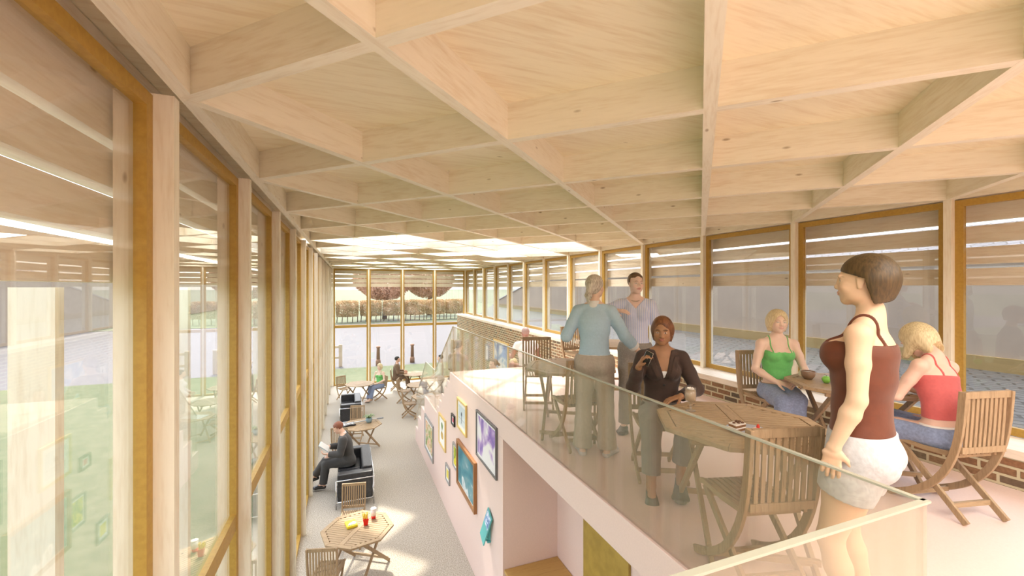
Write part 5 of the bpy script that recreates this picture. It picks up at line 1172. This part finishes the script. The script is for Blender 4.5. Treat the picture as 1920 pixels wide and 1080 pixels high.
# 8 --- man reading on the sofa
f = Fig(pelvis=(0, 0, 0.555), up=(0, 0.06, 1), cup=(0, 0.26, 1), male=True, hfw=(0, 0.85, -0.5), hup=(0, 0.5, 0.87),
        arms={'R': ((0.25, 0.25, -1), (-0.30, 1, 0.12), (-0.2, 1, 0.1), (-0.6, 0, 0.8), 0.45), 'L': ((-0.25, 0.20, -1), (0.25, 1, 0.02), (0.2, 1, 0.1), (0.6, 0, 0.8), 0.45)},
        legs={'R': ((-0.20, 1, 0.20), (-0.12, 0.72, -1), (-0.1, 1, -0.25), 0.0, (0, -0.45, -1)), 'L': ((0.02, 1, -0.04), (0.0, 0.14, -1), (0.1, 1, 0))})
DS = cloth('charcoal_suit', (0.060, 0.058, 0.058), 0.85, 60, 0.85, 0.15); C, cf, cr, cup = f.C, f.cf, f.cr, f.cup
hF, hC = shorthair(f, 1.03, 0.055, -0.035)
tie = Field().cone(C+cup*0.13+cf*0.075, C-cup*0.10+cf*0.118, (0.016, 0.008), (0.030, 0.008), 0.01, cr)
sh_ = ('shirt', join(Field().cone(f.N0-cup*0.02, f.N0+cup*0.045, (0.066, 0.062), (0.060, 0.056), 0.01)), 0.003, plane(f.N0+cup*0.05, cup), WHC, 0.006)
p8 = [top(f, DS, (0, .5, 1, 1.5, 1.95), (0.070, 0.064, 0.056, 0.050, 0.042), -0.10, 'jacket', 0.015, 0.17, 0.36, res=0.009, flare=(0.18, 0.14)), ('shirt', f.T, 0.006, AND(plane(C+cup*0.14, cup), plane(C-cup*0.20, -cup)), WHC, 0.009), ('collar',)+sh_[1:], ('tie', tie, 0.0, None, cloth('purple_tie', (0.13, 0.05, 0.12), 0.8, 60, 0.6), 0.005),
      trousers(f, DS, (0, .5, 1, 1.4, 1.98), (0.105, 0.092, 0.078, 0.072, 0.072), 0.10, 'trousers', 0.006, 0.009), ('hair', hF, 0.002, hC, HAIR_RED, 0.005)]+shoes(f, plain('black_shoe', (0.015, 0.015, 0.017), 0.25), 0.010)
RD_LOC = Vector((-0.02, 10.02, 0)); RD_F = (-1, 0.05)
make_person(f, RD_LOC, RD_F, 'person in charcoal suit reading a book, legs crossed, on the near black sofa', 1.05, (0.74, 0.47, 0.36), 0.009, 0.0045, p8, brow=(0.3, 0.13, 0.07))
Mr = Matrix.Translation(RD_LOC) @ Matrix.Rotation(face_rz(RD_F), 4, 'Z') @ Matrix.Scale(1.05, 4); bp_ = (f.hand['R']+f.hand['L'])/2+A(0, 0.045, 0.045)
bk = tag(empty('book', tuple(Mr @ Vector(bp_)), face_rz(RD_F)), 'open pale blue book in the hands of the suited man', 'book'); bk.rotation_euler = (R(38), 0, face_rz(RD_F))
m = MB()
for s in (-1, 1): m.bar((0, 0, 0), (s*0.15, 0, 0.045), 0.23, 0.006, (0, 0, 1))
m.build('cover', plain('blue_cover', (0.22, 0.42, 0.55), 0.5), bk)
m = MB()
for s in (-1, 1): m.bar((s*0.002, 0, 0.012), (s*0.145, 0, 0.055), 0.22, 0.010, (0, 0, 1))
m.build('pages', WHITEP, bk)
MB().bar((0.05, 0, 0.0105), (0.11, 0, 0.0285), 0.07, 0.003, (0, 0, 1)).build('cover_label', WHITEP, bk, (0, 0, -0.0025))
# 10 --- man in brown suit, far
f = Fig(pelvis=(0, 0, 0.545), up=(0, 0.0, 1), cup=(0, 0.10, 1), male=True, arms={'R': ((0.25, 0.25, -1), (-0.3, 1, -0.15), (-0.3, 1, -0.1), (-1, 0, 0), 0.4), 'L': ((-0.25, 0.25, -1), (0.3, 1, -0.1), (0.3, 1, -0.1), (1, 0, 0), 0.4)},
        legs={'R': ((0.02, 1, 0.12), (-0.02, 0.25, -1), (0, 1, 0)), 'L': ((0.0, 1, 0), (0, 0.10, -1), (0, 1, 0))})
hF, hC = shorthair(f, 1.03, 0.055, -0.035); BS = cloth('brown_suit', (0.20, 0.13, 0.08), 0.85, 40, 0.85, 0.1)
p10 = [top(f, BS, (0, .5, 1, 1.5, 1.95), (0.066, 0.062, 0.055, 0.048, 0.042), -0.10, 'jacket', 0.014, 0.15, 0.36, res=0.014, flare=(0.18, 0.14)), ('collar', Field().cone(f.N0-f.cup*0.02, f.N0+f.cup*0.035, (0.066, 0.062), (0.060, 0.056), 0.01), 0.003, None, plain('navy_collar', (0.03, 0.035, 0.06), 0.7), 0.010), trousers(f, BS, (0, .5, 1, 1.4, 1.98), (0.105, 0.092, 0.078, 0.072, 0.072), 0.10, 'trousers', 0.006, 0.014), ('hair', hF, 0.002, hC, HAIR_BLACK, 0.009)]+shoes(f, plain('brown_shoe', (0.08, 0.04, 0.02), 0.4), 0.008)
make_person(f, (1.86, 18.50, 0), (1, -0.15), 'person in brown suit seated in profile by the far windows', 1.05, (0.72, 0.47, 0.36), 0.016, 0.010, p10)
# people partly seen through the stair glass
def sitter(loc, face, label, shirt, hairf, hm, skin=SK_F, seat=0.12, sc=1.0, up=(0, 0.15, 1)):
    f = Fig(pelvis=(0, 0, seat), up=(0, 0.05, 1), cup=up, hfw=(0, 1, -0.15), arms={'R': ((0.30, 0.35, -1), (-0.2, 1, -0.35), (-0.2, 1, -0.2), (-1, 0, 0), 0.4), 'L': ((-0.30, 0.35, -1), (0.2, 1, -0.35), (0.2, 1, -0.2), (1, 0, 0), 0.4)},
            legs={'R': ((0.12, 1, 0.02), (0.02, 0.30, -1), (0.1, 1, 0)), 'L': ((-0.12, 1, 0.02), (-0.02, 0.30, -1), (-0.1, 1, 0))})
    hF, hC = hairf(f)
    P_ = [top(f, shirt, (0, .5, 1, 1.3), (0.055, 0.050, 0.047, 0.044), -0.02, 'shirt', 0.010, res=0.012), trousers(f, DEN, waist=0.06, res=0.014), ('hair', hF, 0, hC, hm, 0.008)]+shoes(f, plain('dark_boot', (0.05, 0.035, 0.03), 0.5), 0.008)
    return make_person(f, loc, face, label, sc, skin, 0.013, 0.009, P_)
def ponytail(f):
    hF, hC = shorthair(f, 1.06, 0.07, -0.05); L = f.L; hF.cone(L(0, -0.115, 0.03), L(0, -0.165, -0.02), (0.025, 0.022), (0.028, 0.025), 0.02, f.hr); hF.cone(L(0, -0.165, -0.02), L(0, -0.16, -0.12), (0.028, 0.025), (0.010, 0.010), 0.02, f.hr)
    return hF, hC
sitter((1.99, 8.28, 2.37), (0.75, 0.66), 'person with brown ponytail sitting on the steps just behind the stair glass', cloth('taupe_shirt', (0.36, 0.27, 0.20), 0.9, 40), ponytail, HAIR_BROWN)
sitter((3.10, 9.05, 1.81), (-0.9, -0.25), 'person with brown ponytail and lilac shirt, sitting low on the steps', cloth('lilac_shirt', (0.45, 0.48, 0.75), 0.9, 40), ponytail, HAIR_BROWN, sc=1.0)
sitter((3.80, 9.75, 1.64), (-0.5, -0.85), 'person with short blonde hair and red sleeve, lowest on the steps', cloth('red_shirt', (0.62, 0.14, 0.10), 0.9, 40), lambda f: bob(f, -0.06, 1.0), HAIR_BLOND, sc=1.05)
f = Fig(arms={'R': ((0.25, 0.1, -1), (0.0, 0.8, -0.6), (0, 1, -0.3), (-1, 0, 0), 0.4), 'L': ((-0.25, 0.1, -1), (0.0, 0.8, -0.6), (0, 1, -0.3), (1, 0, 0), 0.4)}, legs={'R': ((0.05, 0.03, -1), (0.02, -0.05, -1), (0.2, 1, 0)), 'L': ((-0.05, 0.03, -1), (-0.02, -0.05, -1), (-0.2, 1, 0))})
hF, hC = shorthair(f, 1.04, 0.06, -0.04)
make_person(f, (3.25, 16.0, 0), (-0.9, 0.2), 'person with black hair and white shirt, standing beyond the stair glass', 1.03, SK_F, 0.016, 0.011,
            [top(f, WHC, (0, .5, 1, 1.5, 1.9), (0.055, 0.050, 0.046, 0.042, 0.038), -0.03, 'shirt', 0.010, res=0.014), trousers(f, BEI, waist=0.06, res=0.014), ('hair', hF, 0, hC, HAIR_BLACK, 0.009)]+shoes(f, plain('dark_boot', (0.05, 0.035, 0.03), 0.5), 0.008))
